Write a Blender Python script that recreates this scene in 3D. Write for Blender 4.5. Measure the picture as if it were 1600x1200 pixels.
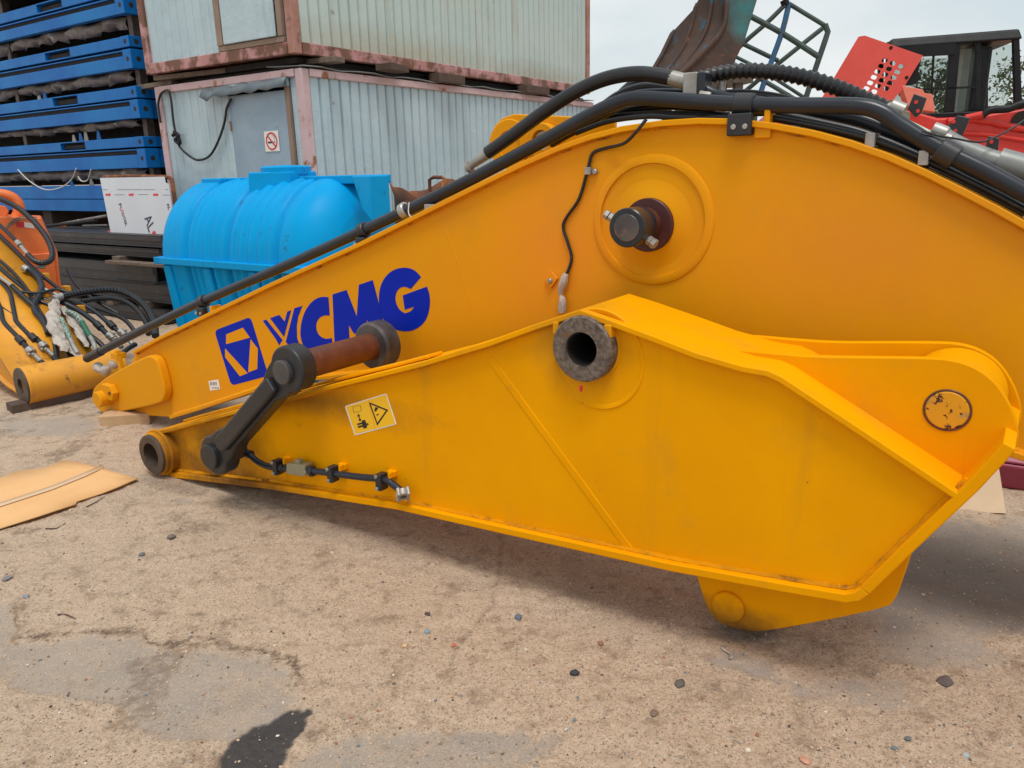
import bpy, bmesh, math, random
import numpy as np
from mathutils import Vector, Matrix
random.seed(7); rng = np.random.default_rng(7)
for o in list(bpy.data.objects): bpy.data.objects.remove(o)
SC = bpy.context.scene; COL = SC.collection
# ------------------------------------------------------------------ camera
FOC = 1200.0; PITCH = math.radians(15.6); ROLL = math.radians(1.4); HC = 1.6
fw = Vector((0, math.cos(PITCH), -math.sin(PITCH))); r0 = Vector((1, 0, 0)); u0 = r0.cross(fw)
RT = r0*math.cos(ROLL) - u0*math.sin(ROLL); UP = u0*math.cos(ROLL) + r0*math.sin(ROLL)
CAM = Vector((0, 0, HC))
cd = bpy.data.cameras.new('camera'); cam = bpy.data.objects.new('camera', cd); COL.objects.link(cam)
cd.sensor_width = 36; cd.lens = FOC/1600*36; cd.clip_start = .05; cd.clip_end = 800
mw = Matrix((RT, UP, -fw)).transposed().to_4x4(); mw.translation = CAM; cam.matrix_world = mw
SC.camera = cam
# ------------------------------------------------------------------ sky, sun, exposure
W = bpy.data.worlds.new('World'); SC.world = W; W.use_nodes = True
nt = W.node_tree; nt.nodes.clear()
N_ = nt.nodes.new; L_ = nt.links.new
out = N_('ShaderNodeOutputWorld'); bg = N_('ShaderNodeBackground'); sky = N_('ShaderNodeTexSky')
SUN_EL, SUN_AZ = 70, 172            # degrees, azimuth clockwise from +Y
sky.sky_type = 'NISHITA'; sky.sun_disc = False; sky.sun_elevation = math.radians(SUN_EL); sky.sun_rotation = math.radians(SUN_AZ)
sky.air_density = 1.0; sky.dust_density = 3.0
tc = N_('ShaderNodeTexCoord'); mp = N_('ShaderNodeMapping'); mp.inputs['Scale'].default_value = (1.2, 1.2, 3.2)
nz = N_('ShaderNodeTexNoise'); nz.inputs['Scale'].default_value = 2.2; nz.inputs['Detail'].default_value = 5; nz.inputs['Roughness'].default_value = .5
rp = N_('ShaderNodeValToRGB'); rp.color_ramp.elements[0].position = .34; rp.color_ramp.elements[1].position = .68
rp.color_ramp.elements[0].color = (4.9, 5.55, 5.8, 1); rp.color_ramp.elements[1].color = (7.1, 7.1, 7.0, 1)
mx = N_('ShaderNodeMix'); mx.data_type = 'RGBA'; mx.inputs[0].default_value = .93
L_(tc.outputs['Generated'], mp.inputs[0]); L_(mp.outputs[0], nz.inputs['Vector']); L_(nz.outputs['Fac'], rp.inputs[0])
L_(sky.outputs[0], mx.inputs[6]); L_(rp.outputs[0], mx.inputs[7]); L_(mx.outputs[2], bg.inputs[0])
bg.inputs[1].default_value = .1; L_(bg.outputs[0], out.inputs[0])
sd = bpy.data.lights.new('sun', 'SUN'); sun = bpy.data.objects.new('sun', sd); COL.objects.link(sun)
sd.energy = 1.5; sd.angle = math.radians(20); sd.color = (1, .96, .9)
az, el = math.radians(SUN_AZ), math.radians(SUN_EL)
sdir = Vector((math.sin(az)*math.cos(el), math.cos(az)*math.cos(el), math.sin(el)))
sun.rotation_euler = sdir.to_track_quat('Z', 'Y').to_euler()
SC.view_settings.view_transform = 'Standard'; SC.view_settings.look = 'None'
SC.view_settings.exposure = .46; SC.view_settings.gamma = 1

# ------------------------------------------------------------------ pixel -> place
def ray(x, y): return fw + RT*((x-800)/FOC) - UP*((y-600)/FOC)
def on_plane(px, py, P, N):
    d = ray(px, py); return CAM + d*((P-CAM).dot(N)/d.dot(N))
def on_ground(px, py, z=0.0):
    d = ray(px, py); return CAM + d*((z-HC)/d.z)
class Frame:
    """a thing's own axes: x along, y inwards (away from the viewer), z up"""
    def __init__(s, origin, deg):
        s.O = Vector((origin[0], origin[1], origin[2] if len(origin) > 2 else 0)); s.a = math.radians(deg)
        s.X = Vector((math.cos(s.a), math.sin(s.a), 0)); s.Y = Vector((-math.sin(s.a), math.cos(s.a), 0)); s.Z = Vector((0, 0, 1))
    def loc(s, p):
        q = p - s.O; return Vector((q.dot(s.X), q.dot(s.Y), q.z))
    def wld(s, v): return s.O + s.X*v[0] + s.Y*v[1] + s.Z*v[2]
    def y(s, px, py, y=0.0): return s.loc(on_plane(px, py, s.O + s.Y*y, s.Y))
    def x(s, px, py, x=0.0): return s.loc(on_plane(px, py, s.O + s.X*x, s.X))
    def z(s, px, py, z=0.0): return s.loc(on_ground(px, py, z + s.O.z))
    def root(s, name, label, cat, group=None):
        o = bpy.data.objects.new(name, None); COL.objects.link(o); o.empty_display_size = .1
        o.location = s.O; o.rotation_euler = (0, 0, s.a); tag(o, label, cat, group); return o
def tag(o, label=None, cat=None, group=None, kind=None):
    if label: o['label'] = label
    if cat: o['category'] = cat
    if group: o['group'] = group
    if kind or cat: o['kind'] = kind or 'thing'
    return o

# ------------------------------------------------------------------ materials
MATS = {}
def lin(c):
    return tuple(((v/255)/12.92 if v/255 <= .04045 else ((v/255+.055)/1.055)**2.4) for v in c) + (1,)
def mat(name, col, rough=.5, metal=0., var=None, vscale=3., vlo=.35, vhi=.7, spots=None, bump=None, streak=None, spec=.5, coat=0., patch=None, rvar=.12):
    m = bpy.data.materials.new(name); m.use_nodes = True; t = m.node_tree; b = t.nodes['Principled BSDF']
    n = t.nodes.new; l = t.links.new
    tcn = n('ShaderNodeTexCoord'); cur = None
    def noise(scale, detail=5, rough_=.6, vec=None, stretch=None):
        x = n('ShaderNodeTexNoise'); x.inputs['Scale'].default_value = scale; x.inputs['Detail'].default_value = detail; x.inputs['Roughness'].default_value = rough_
        src = vec or tcn.outputs['Object']
        if stretch:
            mpn = n('ShaderNodeMapping'); mpn.inputs['Scale'].default_value = stretch; l(src, mpn.inputs[0]); src = mpn.outputs[0]
        l(src, x.inputs['Vector']); return x.outputs['Fac']
    def ramp(src, lo, hi):
        x = n('ShaderNodeMapRange'); x.inputs[1].default_value = lo; x.inputs[2].default_value = hi; l(src, x.inputs[0]); return x.outputs[0]
    def mixc(fac, a, c2):
        x = n('ShaderNodeMix'); x.data_type = 'RGBA'
        if isinstance(fac, float): x.inputs[0].default_value = fac
        else: l(fac, x.inputs[0])
        if isinstance(a, tuple): x.inputs[6].default_value = a
        else: l(a, x.inputs[6])
        x.inputs[7].default_value = c2; return x.outputs[2]
    cur = col
    if var: cur = mixc(ramp(noise(vscale), vlo, vhi), cur, var)
    if streak:                                   # (colour, scale xyz, lo, hi)
        cur = mixc(ramp(noise(1.0, 4, .6, stretch=streak[1]), streak[2], streak[3]), cur, streak[0])
    if patch:                                    # list of (colour, centre, radius, amount): stains at a place on the thing
        for pc, c, rad, am in patch:
            vm = n('ShaderNodeVectorMath'); vm.operation = 'SUBTRACT'; l(tcn.outputs['Object'], vm.inputs[0]); vm.inputs[1].default_value = c
            vs = n('ShaderNodeVectorMath'); vs.operation = 'DIVIDE'; l(vm.outputs[0], vs.inputs[0]); vs.inputs[1].default_value = rad
            vl = n('ShaderNodeVectorMath'); vl.operation = 'LENGTH'; l(vs.outputs[0], vl.inputs[0])
            ns = noise(9, 6, .7); ad = n('ShaderNodeMath'); ad.operation = 'ADD'; l(vl.outputs['Value'], ad.inputs[0]); l(ns, ad.inputs[1])
            mr = n('ShaderNodeMapRange'); mr.inputs[1].default_value = .6; mr.inputs[2].default_value = 1.55; mr.inputs[3].default_value = am; mr.inputs[4].default_value = 0; l(ad.outputs[0], mr.inputs[0])
            cur = mixc(mr.outputs[0], cur, pc)
    sfac = None
    for sp in (spots or []):                     # (colour, scale, lo, hi)
        sfac = ramp(noise(sp[1], 8, .65), sp[2], sp[3]); cur = mixc(sfac, cur, sp[0])
    if isinstance(cur, tuple): b.inputs['Base Color'].default_value = cur
    else: l(cur, b.inputs['Base Color'])
    rr = n('ShaderNodeMapRange'); rr.inputs[3].default_value = max(.02, rough-rvar); rr.inputs[4].default_value = min(1, rough+rvar); l(noise(7, 6, .65), rr.inputs[0]); l(rr.outputs[0], b.inputs['Roughness'])
    b.inputs['Metallic'].default_value = metal; b.inputs['Specular IOR Level'].default_value = spec; b.inputs['Coat Weight'].default_value = coat
    if bump:                                     # (scale, strength, distance)
        bn = n('ShaderNodeBump'); bn.inputs['Strength'].default_value = bump[1]; bn.inputs['Distance'].default_value = bump[2]
        l(noise(bump[0], 6, .6), bn.inputs['Height']); l(bn.outputs[0], b.inputs['Normal'])
    MATS[name] = m; return m
def flat(name, col, rough=.5, metal=0.): return mat(name, col, rough, metal, var=tuple(min(1, c*1.15) for c in col[:3])+(1,), vscale=20)

YEL = (.85, .36, .0003, 1)
DIRT = (.10, .055, .025, 1)
yellow = mat('yellow_paint', YEL, .5, var=(.76, .305, .001, 1), vscale=1.6, spots=[((.55, .25, .03, 1), 2.3, .64, .9), ((.16, .07, .02, 1), 26, .73, .78)], bump=(90, .05, .002), spec=.05)
mat('yellow_arm', YEL, .5, var=(.76, .305, .001, 1), vscale=1.6,
    patch=[((.16, .075, .02, 1), (-1.2, .03, .24), (.5, .3, .34), .8), ((.14, .06, .02, 1), (-1.0, .03, .10), (1.0, .3, .10), .9), ((.10, .05, .02, 1), (1.50, .17, .02), (.34, .4, .13), 1.0), ((.2, .09, .02, 1), (-.55, .03, .62), (.9, .3, .10), .7), ((.16, .07, .02, 1), (-1.62, .0, .18), (.16, .3, .2), .85), ((.25, .12, .03, 1), (.95, .03, 1.02), (.2, .3, .2), .5)],
    streak=((.62, .27, .01, 1), (7, 7, .5), .60, .90), spots=[((.58, .27, .02, 1), 2.6, .56, .9), ((.30, .14, .03, 1), 6.5, .66, .86), ((.16, .07, .02, 1), 24, .69, .76)], bump=(90, .05, .002), spec=.05)
mat('yellow_boom', (.75, .318, .003, 1), .42, var=(.70, .285, .010, 1), vscale=1.1, vlo=.4, vhi=.75, patch=[((.78, .25, .03, 1), (1.12, .03, 1.32), (.42, .4, .5), .6), ((.66, .24, .03, 1), (2.3, .03, 1.35), (.7, .4, .35), .55), ((.72, .25, .02, 1), (.5, .03, 1.5), (.3, .4, .2), .4)],
    spots=[((.58, .27, .03, 1), 1.9, .58, .95), ((.30, .14, .04, 1), 8, .70, .85), ((.2, .09, .03, 1), 30, .73, .79)], bump=(3, .12, .02), spec=.10)
mat('pin_chipped', (.72, .32, .01, 1), .5, var=(.6, .28, .02, 1), vscale=8, spots=[((.3, .22, .12, 1), 9, .56, .66), ((.09, .03, .02, 1), 34, .585, .61)], bump=(60, .2, .002), spec=.2)
mat('post_rusty', (.42, .22, .18, 1), .65, var=(.30, .13, .08, 1), vscale=4, spots=[((.12, .06, .04, 1), 7, .56, .66)], bump=(30, .3, .003))
mat('yellow_weld', (.70, .28, .002, 1), .55, var=(.48, .20, .01, 1), vscale=5, vlo=.4, vhi=.65, spots=[((.14, .06, .02, 1), 9, .54, .68)], spec=.05)  # dark lines painted in beside the flanges through browner, dirt-spotted weld paint
mat('yellow_old', (.74, .32, .012, 1), .5, var=(.6, .25, .02, 1), vscale=3, streak=((.22, .10, .03, 1), (9, 9, 2), .58, .8), spots=[((.10, .05, .02, 1), 14, .64, .72)], bump=(60, .1, .002))
mat('decal_blue', (.0, .017, .40, 1), .5, var=(.0, .02, .45, 1), vscale=6, spec=.15)
mat('decal_yellow', (.84, .40, .012, 1), .35)
mat('warn_yellow', (.92, .52, .01, 1), .35)
mat('decal_white', (.8, .78, .72, 1), .5)
mat('decal_black', (.012, .012, .014, 1), .4)
mat('black_paint', (.015, .016, .019, 1), .4, var=(.026, .027, .031, 1), vscale=5, spots=[((.10, .08, .065, 1), 22, .68, .78)], bump=(120, .08, .001))
mat('rust_pin', (.16, .055, .03, 1), .42, .25, var=(.10, .035, .022, 1), vscale=9, spots=[((.3, .12, .06, 1), 30, .6, .75)], bump=(60, .12, .001))
mat('link_worn', (.03, .032, .038, 1), .42, var=(.10, .085, .08, 1), vscale=7, spots=[((.25, .10, .05, 1), 12, .58, .7)], bump=(60, .1, .001))
mat('rust', (.20, .07, .03, 1), .85, var=(.10, .04, .025, 1), vscale=5, spots=[((.42, .14, .03, 1), 9, .52, .66), ((.05, .03, .025, 1), 6, .6, .7)], bump=(40, .4, .004))
mat('dark_hole', (.02, .014, .010, 1), .7)
mat('maroon_hole', (.06, .012, .012, 1), .5)
mat('raw_steel', (.20, .155, .125, 1), .65, .15, var=(.085, .06, .045, 1), vscale=60, vlo=.38, vhi=.62, spots=[((.05, .035, .03, 1), 9, .52, .66), ((.16, .075, .035, 1), 20, .58, .68)], bump=(70, .5, .003))
mat('dark_steel_ring', (.055, .04, .03, 1), .5, .2, var=(.11, .08, .06, 1), vscale=12, bump=(50, .2, .002))
mat('pipe_grey', (.014, .018, .026, 1), .30, .0, var=(.022, .026, .036, 1), vscale=4, spots=[((.12, .10, .085, 1), 18, .66, .82)], bump=(80, .05, .001), spec=.4)
mat('hose_black', (.008, .009, .012, 1), .38, var=(.016, .017, .02, 1), vscale=8, spots=[((.10, .085, .07, 1), 18, .66, .82)], bump=(90, .1, .001))
mat('fitting', (.40, .39, .37, 1), .42, .45, var=(.27, .25, .22, 1), vscale=14, bump=(60, .1, .001))
mat('zinc_olive', (.36, .34, .22, 1), .45, .35, var=(.28, .26, .17, 1), vscale=10)
mat('zinc_pale', (.50, .55, .38, 1), .4, .2, var=(.60, .62, .52, 1), vscale=10)
mat('plastic_wrap', (.52, .46, .41, 1), .4, var=(.30, .25, .21, 1), vscale=12, bump=(40, .6, .008))
mat('braid', (.30, .42, .34, 1), .5, var=(.06, .09, .08, 1), vscale=90, vlo=.45, vhi=.55)
mat('hose_green', (.02, .12, .07, 1), .4)
mat('tank_blue', (.0, .315, .68, 1), .42, var=(.0, .28, .62, 1), vscale=2, streak=((.0, .18, .44, 1), (3, 3, .8), .58, .85), spots=[((.02, .12, .24, 1), 9, .63, .74)], bump=(30, .05, .003), spec=.10)
SH1 = dict(bump=(5, .25, .02))
mat('sheet_blue_grey', (.40, .53, .59, 1), .5, var=(.47, .585, .635, 1), vscale=1.2, streak=((.30, .36, .39, 1), (7, 7, .5), .55, .8), spots=[((.20, .21, .20, 1), 11, .66, .76), ((.30, .17, .10, 1), 17, .71, .75)], bump=(4, .5, .03))
mat('sheet_green_grey', (.43, .54, .52, 1), .5, var=(.50, .58, .55, 1), vscale=1.1, patch=[((.40, .34, .22, 1), (1.6, .03, 2.85), (2.6, .5, .30), .6), ((.36, .31, .21, 1), (4.6, .03, 2.85), (1.6, .5, .25), .6), ((.48, .49, .40, 1), (2.6, .03, 3.7), (.9, .5, .25), .5)], streak=((.38, .36, .28, 1), (6, 6, .5), .55, .8), spots=[((.20, .17, .13, 1), 8, .66, .76)], bump=(6, .3, .02))
mat('door_grey', (.24, .34, .43, 1), .42, var=(.32, .42, .50, 1), vscale=2, spots=[((.16, .19, .22, 1), 6, .62, .75)], bump=(5, .35, .02))
mat('pink_rail', (.50, .27, .27, 1), .6, var=(.42, .19, .18, 1), vscale=3, spots=[((.17, .075, .045, 1), 4, .44, .54), ((.09, .045, .03, 1), 9, .6, .68)], bump=(30, .3, .003))
mat('pink_pale', (.60, .44, .46, 1), .6, var=(.52, .36, .36, 1), vscale=4, spots=[((.30, .12, .05, 1), 5, .57, .65), ((.06, .04, .035, 1), 12, .66, .72)], bump=(30, .2, .003))
mat('brown_trim', (.24, .17, .13, 1), .7, var=(.30, .21, .15, 1), vscale=5, bump=(20, .2, .003))
mat('wood_weathered', (.20, .155, .12, 1), .85, var=(.12, .09, .07, 1), vscale=6, streak=((.09, .065, .05, 1), (1.5, 26, 26), .5, .75), bump=(40, .4, .004))
mat('wood_fresh', (.55, .37, .21, 1), .8, var=(.42, .26, .14, 1), vscale=6, streak=((.28, .17, .09, 1), (2, 30, 30), .55, .8), bump=(40, .4, .004))
mat('wood_dark', (.07, .045, .035, 1), .85, var=(.11, .07, .05, 1), vscale=9, bump=(40, .5, .004))
mat('rack_blue', (.002, .115, .42, 1), .42, spec=.2, var=(.008, .18, .50, 1), vscale=1.6, spots=[((.10, .06, .05, 1), 13, .68, .74)], bump=(12, .15, .004))
mat('rack_dark', (.012, .012, .014, 1), .8, var=(.03, .026, .024, 1), vscale=5)
mat('canopy', (.10, .13, .155, 1), .5, var=(.16, .19, .21, 1), vscale=4, bump=(9, .3, .01))
mat('grey_steel', (.25, .26, .25, 1), .45, .2, var=(.18, .19, .19, 1), vscale=10, bump=(60, .1, .001))
mat('bore_dark', (.012, .011, .010, 1), .6)
mat('fabric_grey', (.26, .24, .23, 1), .85, var=(.14, .12, .115, 1), vscale=6, spots=[((.42, .40, .38, 1), 7, .6, .7)], bump=(18, .6, .02))
mat('beam_black', (.030, .032, .037, 1), .5, var=(.045, .047, .052, 1), vscale=2.5, spots=[((.10, .09, .08, 1), 6, .62, .75)], bump=(20, .1, .003))
mat('panel_white', (.52, .54, .58, 1), .35, var=(.56, .58, .61, 1), vscale=3)
mat('print_red', (.60, .02, .035, 1), .4)
mat('print_navy', (.015, .02, .06, 1), .4)
mat('orange_paint', (.80, .19, .045, 1), .45, var=(.72, .16, .04, 1), vscale=4, spots=[((.35, .12, .06, 1), 10, .66, .75)], bump=(30, .15, .003))
mat('red_paint', (.66, .035, .025, 1), .45, var=(.58, .03, .022, 1), vscale=4, spots=[((.20, .03, .02, 1), 9, .66, .74)], bump=(8, .25, .01))
mat('red_faded', (.74, .085, .065, 1), .5, var=(.68, .07, .055, 1), vscale=4, spots=[((.30, .05, .04, 1), 14, .68, .76)], bump=(8, .2, .01))
mat('salmon', (.80, .22, .15, 1), .5, var=(.72, .17, .11, 1), vscale=6)
mat('cab_black', (.006, .006, .008, 1), .45, var=(.012, .013, .015, 1), vscale=6, spec=.25)
mat('bucket_rust', (.065, .045, .038, 1), .75, .1, var=(.12, .06, .04, 1), vscale=5, spots=[((.02, .13, .22, 1), 5, .56, .62), ((.30, .12, .06, 1), 9, .64, .7)], bump=(30, .5, .005))
mat('bucket_blue', (.03, .19, .22, 1), .6, var=(.015, .17, .42, 1), vscale=6, vlo=.5, vhi=.6, spots=[((.13, .065, .04, 1), 9, .5, .58)], bump=(30, .4, .004))
mat('cage_green', (.045, .085, .075, 1), .55, var=(.03, .045, .045, 1), vscale=7, spots=[((.14, .07, .04, 1), 12, .6, .7)])
mat('cage_blue', (.02, .13, .33, 1), .55, var=(.05, .08, .09, 1), vscale=14)
mat('cardboard', (.74, .44, .20, 1), .85, var=(.69, .39, .165, 1), vscale=4, spots=[((.32, .18, .09, 1), 7, .76, .84)], bump=(60, .15, .002))
mat('plank_pale', (.68, .53, .37, 1), .8, var=(.60, .45, .30, 1), vscale=5, spots=[((.30, .2, .12, 1), 9, .68, .74)])
mat('maroon', (.24, .028, .065, 1), .4, var=(.30, .045, .085, 1), vscale=5)
mat('cord_white', (.55, .53, .50, 1), .6)
mat('bark', (.10, .075, .05, 1), .9)
mat('leaf', (.07, .10, .035, 1), .7, var=(.10, .12, .05, 1), vscale=3)
gl = bpy.data.materials.new('glass'); gl.use_nodes = True; g = gl.node_tree; b = g.nodes['Principled BSDF']
tr = g.nodes.new('ShaderNodeBsdfTransparent'); tr.inputs[0].default_value = (.86, .9, .88, 1); ms = g.nodes.new('ShaderNodeMixShader'); ms.inputs[0].default_value = .10
b.inputs['Base Color'].default_value = (.05, .055, .053, 1); b.inputs['Roughness'].default_value = .08
g.links.new(tr.outputs[0], ms.inputs[1]); g.links.new(b.outputs[0], ms.inputs[2]); g.links.new(ms.outputs[0], g.nodes['Material Output'].inputs[0]); MATS['glass'] = gl

# ------------------------------------------------------------------ mesh tools
def catmull(pts, n=8, closed=False):
    P = [Vector(p) for p in pts]; out_ = []
    if len(P) < 3: n_ = n; return [P[0].lerp(P[1], i/n_) for i in range(n_+1)]
    m = len(P)
    for i in range(m if closed else m-1):
        if closed: a, b_, c, d = P[i-1], P[i], P[(i+1) % m], P[(i+2) % m]
        else: a, b_, c, d = P[max(i-1, 0)], P[i], P[i+1], P[min(i+2, m-1)]
        for k in range(n):
            t = k/n; out_.append(.5*((2*b_)+(c-a)*t+(2*a-5*b_+4*c-d)*t*t+(3*b_-a-3*c+d)*t**3))
    if not closed: out_.append(P[-1])
    return out_
def resample(pts, step):
    P = [Vector(p) for p in pts]; L = [0]
    for a, b_ in zip(P, P[1:]): L.append(L[-1]+(b_-a).length)
    n = max(2, int(L[-1]/step)); out_ = []; j = 0
    for i in range(n+1):
        s = L[-1]*i/n
        while j < len(P)-2 and L[j+1] < s: j += 1
        seg = L[j+1]-L[j]; out_.append(P[j].lerp(P[j+1], (s-L[j])/seg if seg > 1e-9 else 0))
    return out_
class MB:
    def __init__(s): s.v = []; s.f = []
    def add(s, vs, fs):
        o = len(s.v); s.v += [tuple(v) for v in vs]; s.f += [tuple(i+o for i in f) for f in fs]; return s
    def box(s, a, b_):
        (x0, y0, z0), (x1, y1, z1) = a, b_
        return s.add([(x0,y0,z0),(x1,y0,z0),(x1,y1,z0),(x0,y1,z0),(x0,y0,z1),(x1,y0,z1),(x1,y1,z1),(x0,y1,z1)],
                     [(0,3,2,1),(4,5,6,7),(0,1,5,4),(1,2,6,5),(2,3,7,6),(3,0,4,7)])
    def hexa(s, p):                              # eight corners, bottom four then top four
        return s.add(p, [(0,3,2,1),(4,5,6,7),(0,1,5,4),(1,2,6,5),(2,3,7,6),(3,0,4,7)])
    def bar(s, p, q, w, h, up=(0, 0, 1)):
        p, q = Vector(p), Vector(q); d = (q-p).normalized(); up = Vector(up)
        if abs(d.dot(up)) > .98: up = Vector((0, 1, 0))
        sx = d.cross(up).normalized()*w/2; sz = sx.cross(d).normalized()*h/2
        return s.hexa([p-sx-sz, p+sx-sz, q+sx-sz, q-sx-sz, p-sx+sz, p+sx+sz, q+sx+sz, q-sx+sz])
    def prism(s, poly, vec):                     # poly: 3D points of a face, vec: thickness
        P = [Vector(p) for p in poly]; v = Vector(vec); n = len(P)
        nr = Vector((0, 0, 0))
        for i in range(n): nr += P[i].cross(P[(i+1) % n])
        if nr.dot(v) > 0: P = P[::-1]
        return s.add(P+[p+v for p in P], [tuple(range(n)), tuple(range(2*n-1, n-1, -1))]+[(i, i+n, (i+1) % n+n, (i+1) % n) for i in range(n)])
    def tube(s, path, r, seg=12, caps=True, rfun=None):
        P = [Vector(p) for p in path]; n = len(P)
        T = [(P[min(i+1, n-1)]-P[max(i-1, 0)]).normalized() for i in range(n)]
        a = Vector((0, 0, 1)) if abs(T[0].z) < .9 else Vector((1, 0, 0))
        nv = T[0].cross(a).normalized(); vs = []; fs = []
        for i in range(n):
            nv = (nv - T[i]*nv.dot(T[i])).normalized(); bn = T[i].cross(nv); rr = rfun(i/(n-1)) if rfun else r
            for k in range(seg):
                t = 2*math.pi*k/seg; vs.append(P[i]+nv*(rr*math.cos(t))+bn*(rr*math.sin(t)))
        for i in range(n-1):
            for k in range(seg):
                fs.append((i*seg+k, i*seg+(k+1) % seg, (i+1)*seg+(k+1) % seg, (i+1)*seg+k))
        if caps: fs += [tuple(range(seg-1, -1, -1)), tuple((n-1)*seg+k for k in range(seg))]
        return s.add(vs, fs)
    def rings(s, path, r, amp, pitch, seg=12):   # ribbed hose
        P = resample(path, pitch/4); n = len(P)
        return s.tube(P, r, seg, True, lambda t: r+amp*(.5-.5*math.cos(2*math.pi*round(t*(n-1))/4)))
    def lathe(s, c, axis, prof, seg=32, closed=False, caps=True):   # prof: (radius, offset along axis)
        c, ax = Vector(c), Vector(axis).normalized(); a = Vector((0, 0, 1)) if abs(ax.z) < .9 else Vector((1, 0, 0))
        e1 = ax.cross(a).normalized(); e2 = ax.cross(e1); vs = []; m = len(prof)
        for (r, o) in prof:
            for k in range(seg):
                t = 2*math.pi*k/seg; vs.append(c+ax*o+e1*(r*math.cos(t))+e2*(r*math.sin(t)))
        fs = []
        for i in range(m if closed else m-1):
            j = (i+1) % m
            for k in range(seg): fs.append((i*seg+k, j*seg+k, j*seg+(k+1) % seg, i*seg+(k+1) % seg))
        if not closed and caps:
            if prof[0][0] > 1e-6: fs.append(tuple(range(seg)))
            if prof[-1][0] > 1e-6: fs.append(tuple((m-1)*seg+k for k in range(seg-1, -1, -1)))
        return s.add(vs, fs)
    def ring(s, c, axis, ri, ro, o0, o1, seg=40, ch=.004):
        return s.lathe(c, axis, [(ri, o0), (ro-ch, o0), (ro, o0+ch), (ro, o1-ch), (ro-ch, o1), (ri, o1)], seg, True)
    def disc(s, c, axis, r, o0, o1, seg=32, ch=.003):
        return s.lathe(c, axis, [(r, o0), (r, o1-ch), (r-ch, o1)], seg)
    def hexnut(s, c, axis, r, o0, o1): return s.lathe(c, axis, [(r, o0), (r, o1*.85+o0*.15), (r*.9, o1)], 6)
    def build(s, name, m, parent=None, bevel=0., smooth=32, fix=True, kind=None, seg=2):
        me = bpy.data.meshes.new(name); me.from_pydata(s.v, [], s.f); me.validate()
        if fix:
            bm = bmesh.new(); bm.from_mesh(me); bmesh.ops.recalc_face_normals(bm, faces=bm.faces); bm.to_mesh(me); bm.free()
        me.materials.append(MATS[m] if isinstance(m, str) else m)
        if smooth:
            me.polygons.foreach_set('use_smooth', [True]*len(me.polygons)); me.set_sharp_from_angle(angle=math.radians(smooth))
        o = bpy.data.objects.new(name, me); COL.objects.link(o); o.parent = parent
        if kind: o['kind'] = kind
        if bevel:
            bv = o.modifiers.new('bevel', 'BEVEL'); bv.width = bevel; bv.segments = seg; bv.limit_method = 'ANGLE'; bv.angle_limit = math.radians(35); bv.harden_normals = True
        return o
def strip(poly, thick, y0, y1, side=1):
    """thick plate following a line of (x, z) points, y0..y1 wide, thickness laid to the right-hand side of the line"""
    P = [Vector((p[0], p[1])) for p in poly]; Q = []
    for i, p in enumerate(P):
        ds = []
        if i > 0: ds.append((p-P[i-1]).normalized())
        if i < len(P)-1: ds.append((P[i+1]-p).normalized())
        ns = [Vector((d.y, -d.x)) for d in ds]; n = sum(ns, Vector((0, 0))).normalized(); n /= max(.4, n.dot(ns[0]))
        Q.append(p+n*thick*side)
    m = MB(); k = len(P)
    vs = [(p.x, y, p.y) for y in (y0, y1) for p in P]+[(q.x, y, q.y) for y in (y0, y1) for q in Q]
    fs = []
    for i in range(k-1):
        a, b_ = i, i+1
        fs += [(a, b_, k+b_, k+a), (2*k+a, 3*k+a, 3*k+b_, 2*k+b_), (a, 2*k+a, 2*k+b_, b_), (k+a, k+b_, 3*k+b_, 3*k+a)]
    fs += [(0, k, 3*k, 2*k), (k-1, 3*k-1, 4*k-1, 2*k-1)]
    return m.add(vs, fs)
def smooth_poly(pts, it=2, keep=48):
    P = [Vector(q) for q in pts]
    for _ in range(it):
        Q = []; n_ = len(P)
        for i in range(n_):
            a, c, d = P[i-1], P[i], P[(i+1) % n_]; u, w = c-a, d-c
            if u.length < 1e-9 or w.length < 1e-9: continue
            if math.degrees(u.angle(w)) > keep: Q.append(c)
            else: Q += [c.lerp(a, .25), c.lerp(d, .25)]
        P = Q
    return P
def round_poly(pts, r=.3, n=5):
    Q = []
    for i in range(len(pts)):
        a, c, d2 = Vector(pts[i-1]), Vector(pts[i]), Vector(pts[(i+1) % len(pts)]); p1 = c.lerp(a, r); p2 = c.lerp(d2, r)
        for k in range(n): t_ = k/(n-1); Q.append(p1*(1-t_)**2+c*2*t_*(1-t_)+p2*t_*t_)
    return Q
def plate_holes(name, m, parent, outline, holes, thick):
    bmh = bmesh.new(); ed = []
    for lp_ in [outline]+holes:
        vs = [bmh.verts.new(q) for q in lp_]; ed += [bmh.edges.new((vs[i], vs[(i+1) % len(vs)])) for i in range(len(vs))]
    bmesh.ops.triangle_fill(bmh, use_beauty=True, edges=ed);
    me = bpy.data.meshes.new(name); bmh.to_mesh(me); bmh.free(); me.materials.append(MATS[m]); o = bpy.data.objects.new(name, me); COL.objects.link(o); o.parent = parent
    sd_ = o.modifiers.new('thick', 'SOLIDIFY'); sd_.thickness = thick; sd_.offset = 0; return o
def xz(v): return (v.x, v.z)
def copy_tree(o, parent=None):
    c = o.copy(); COL.objects.link(c); c.parent = parent
    for ch in list(o.children): copy_tree(ch, c)
    return c
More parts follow.
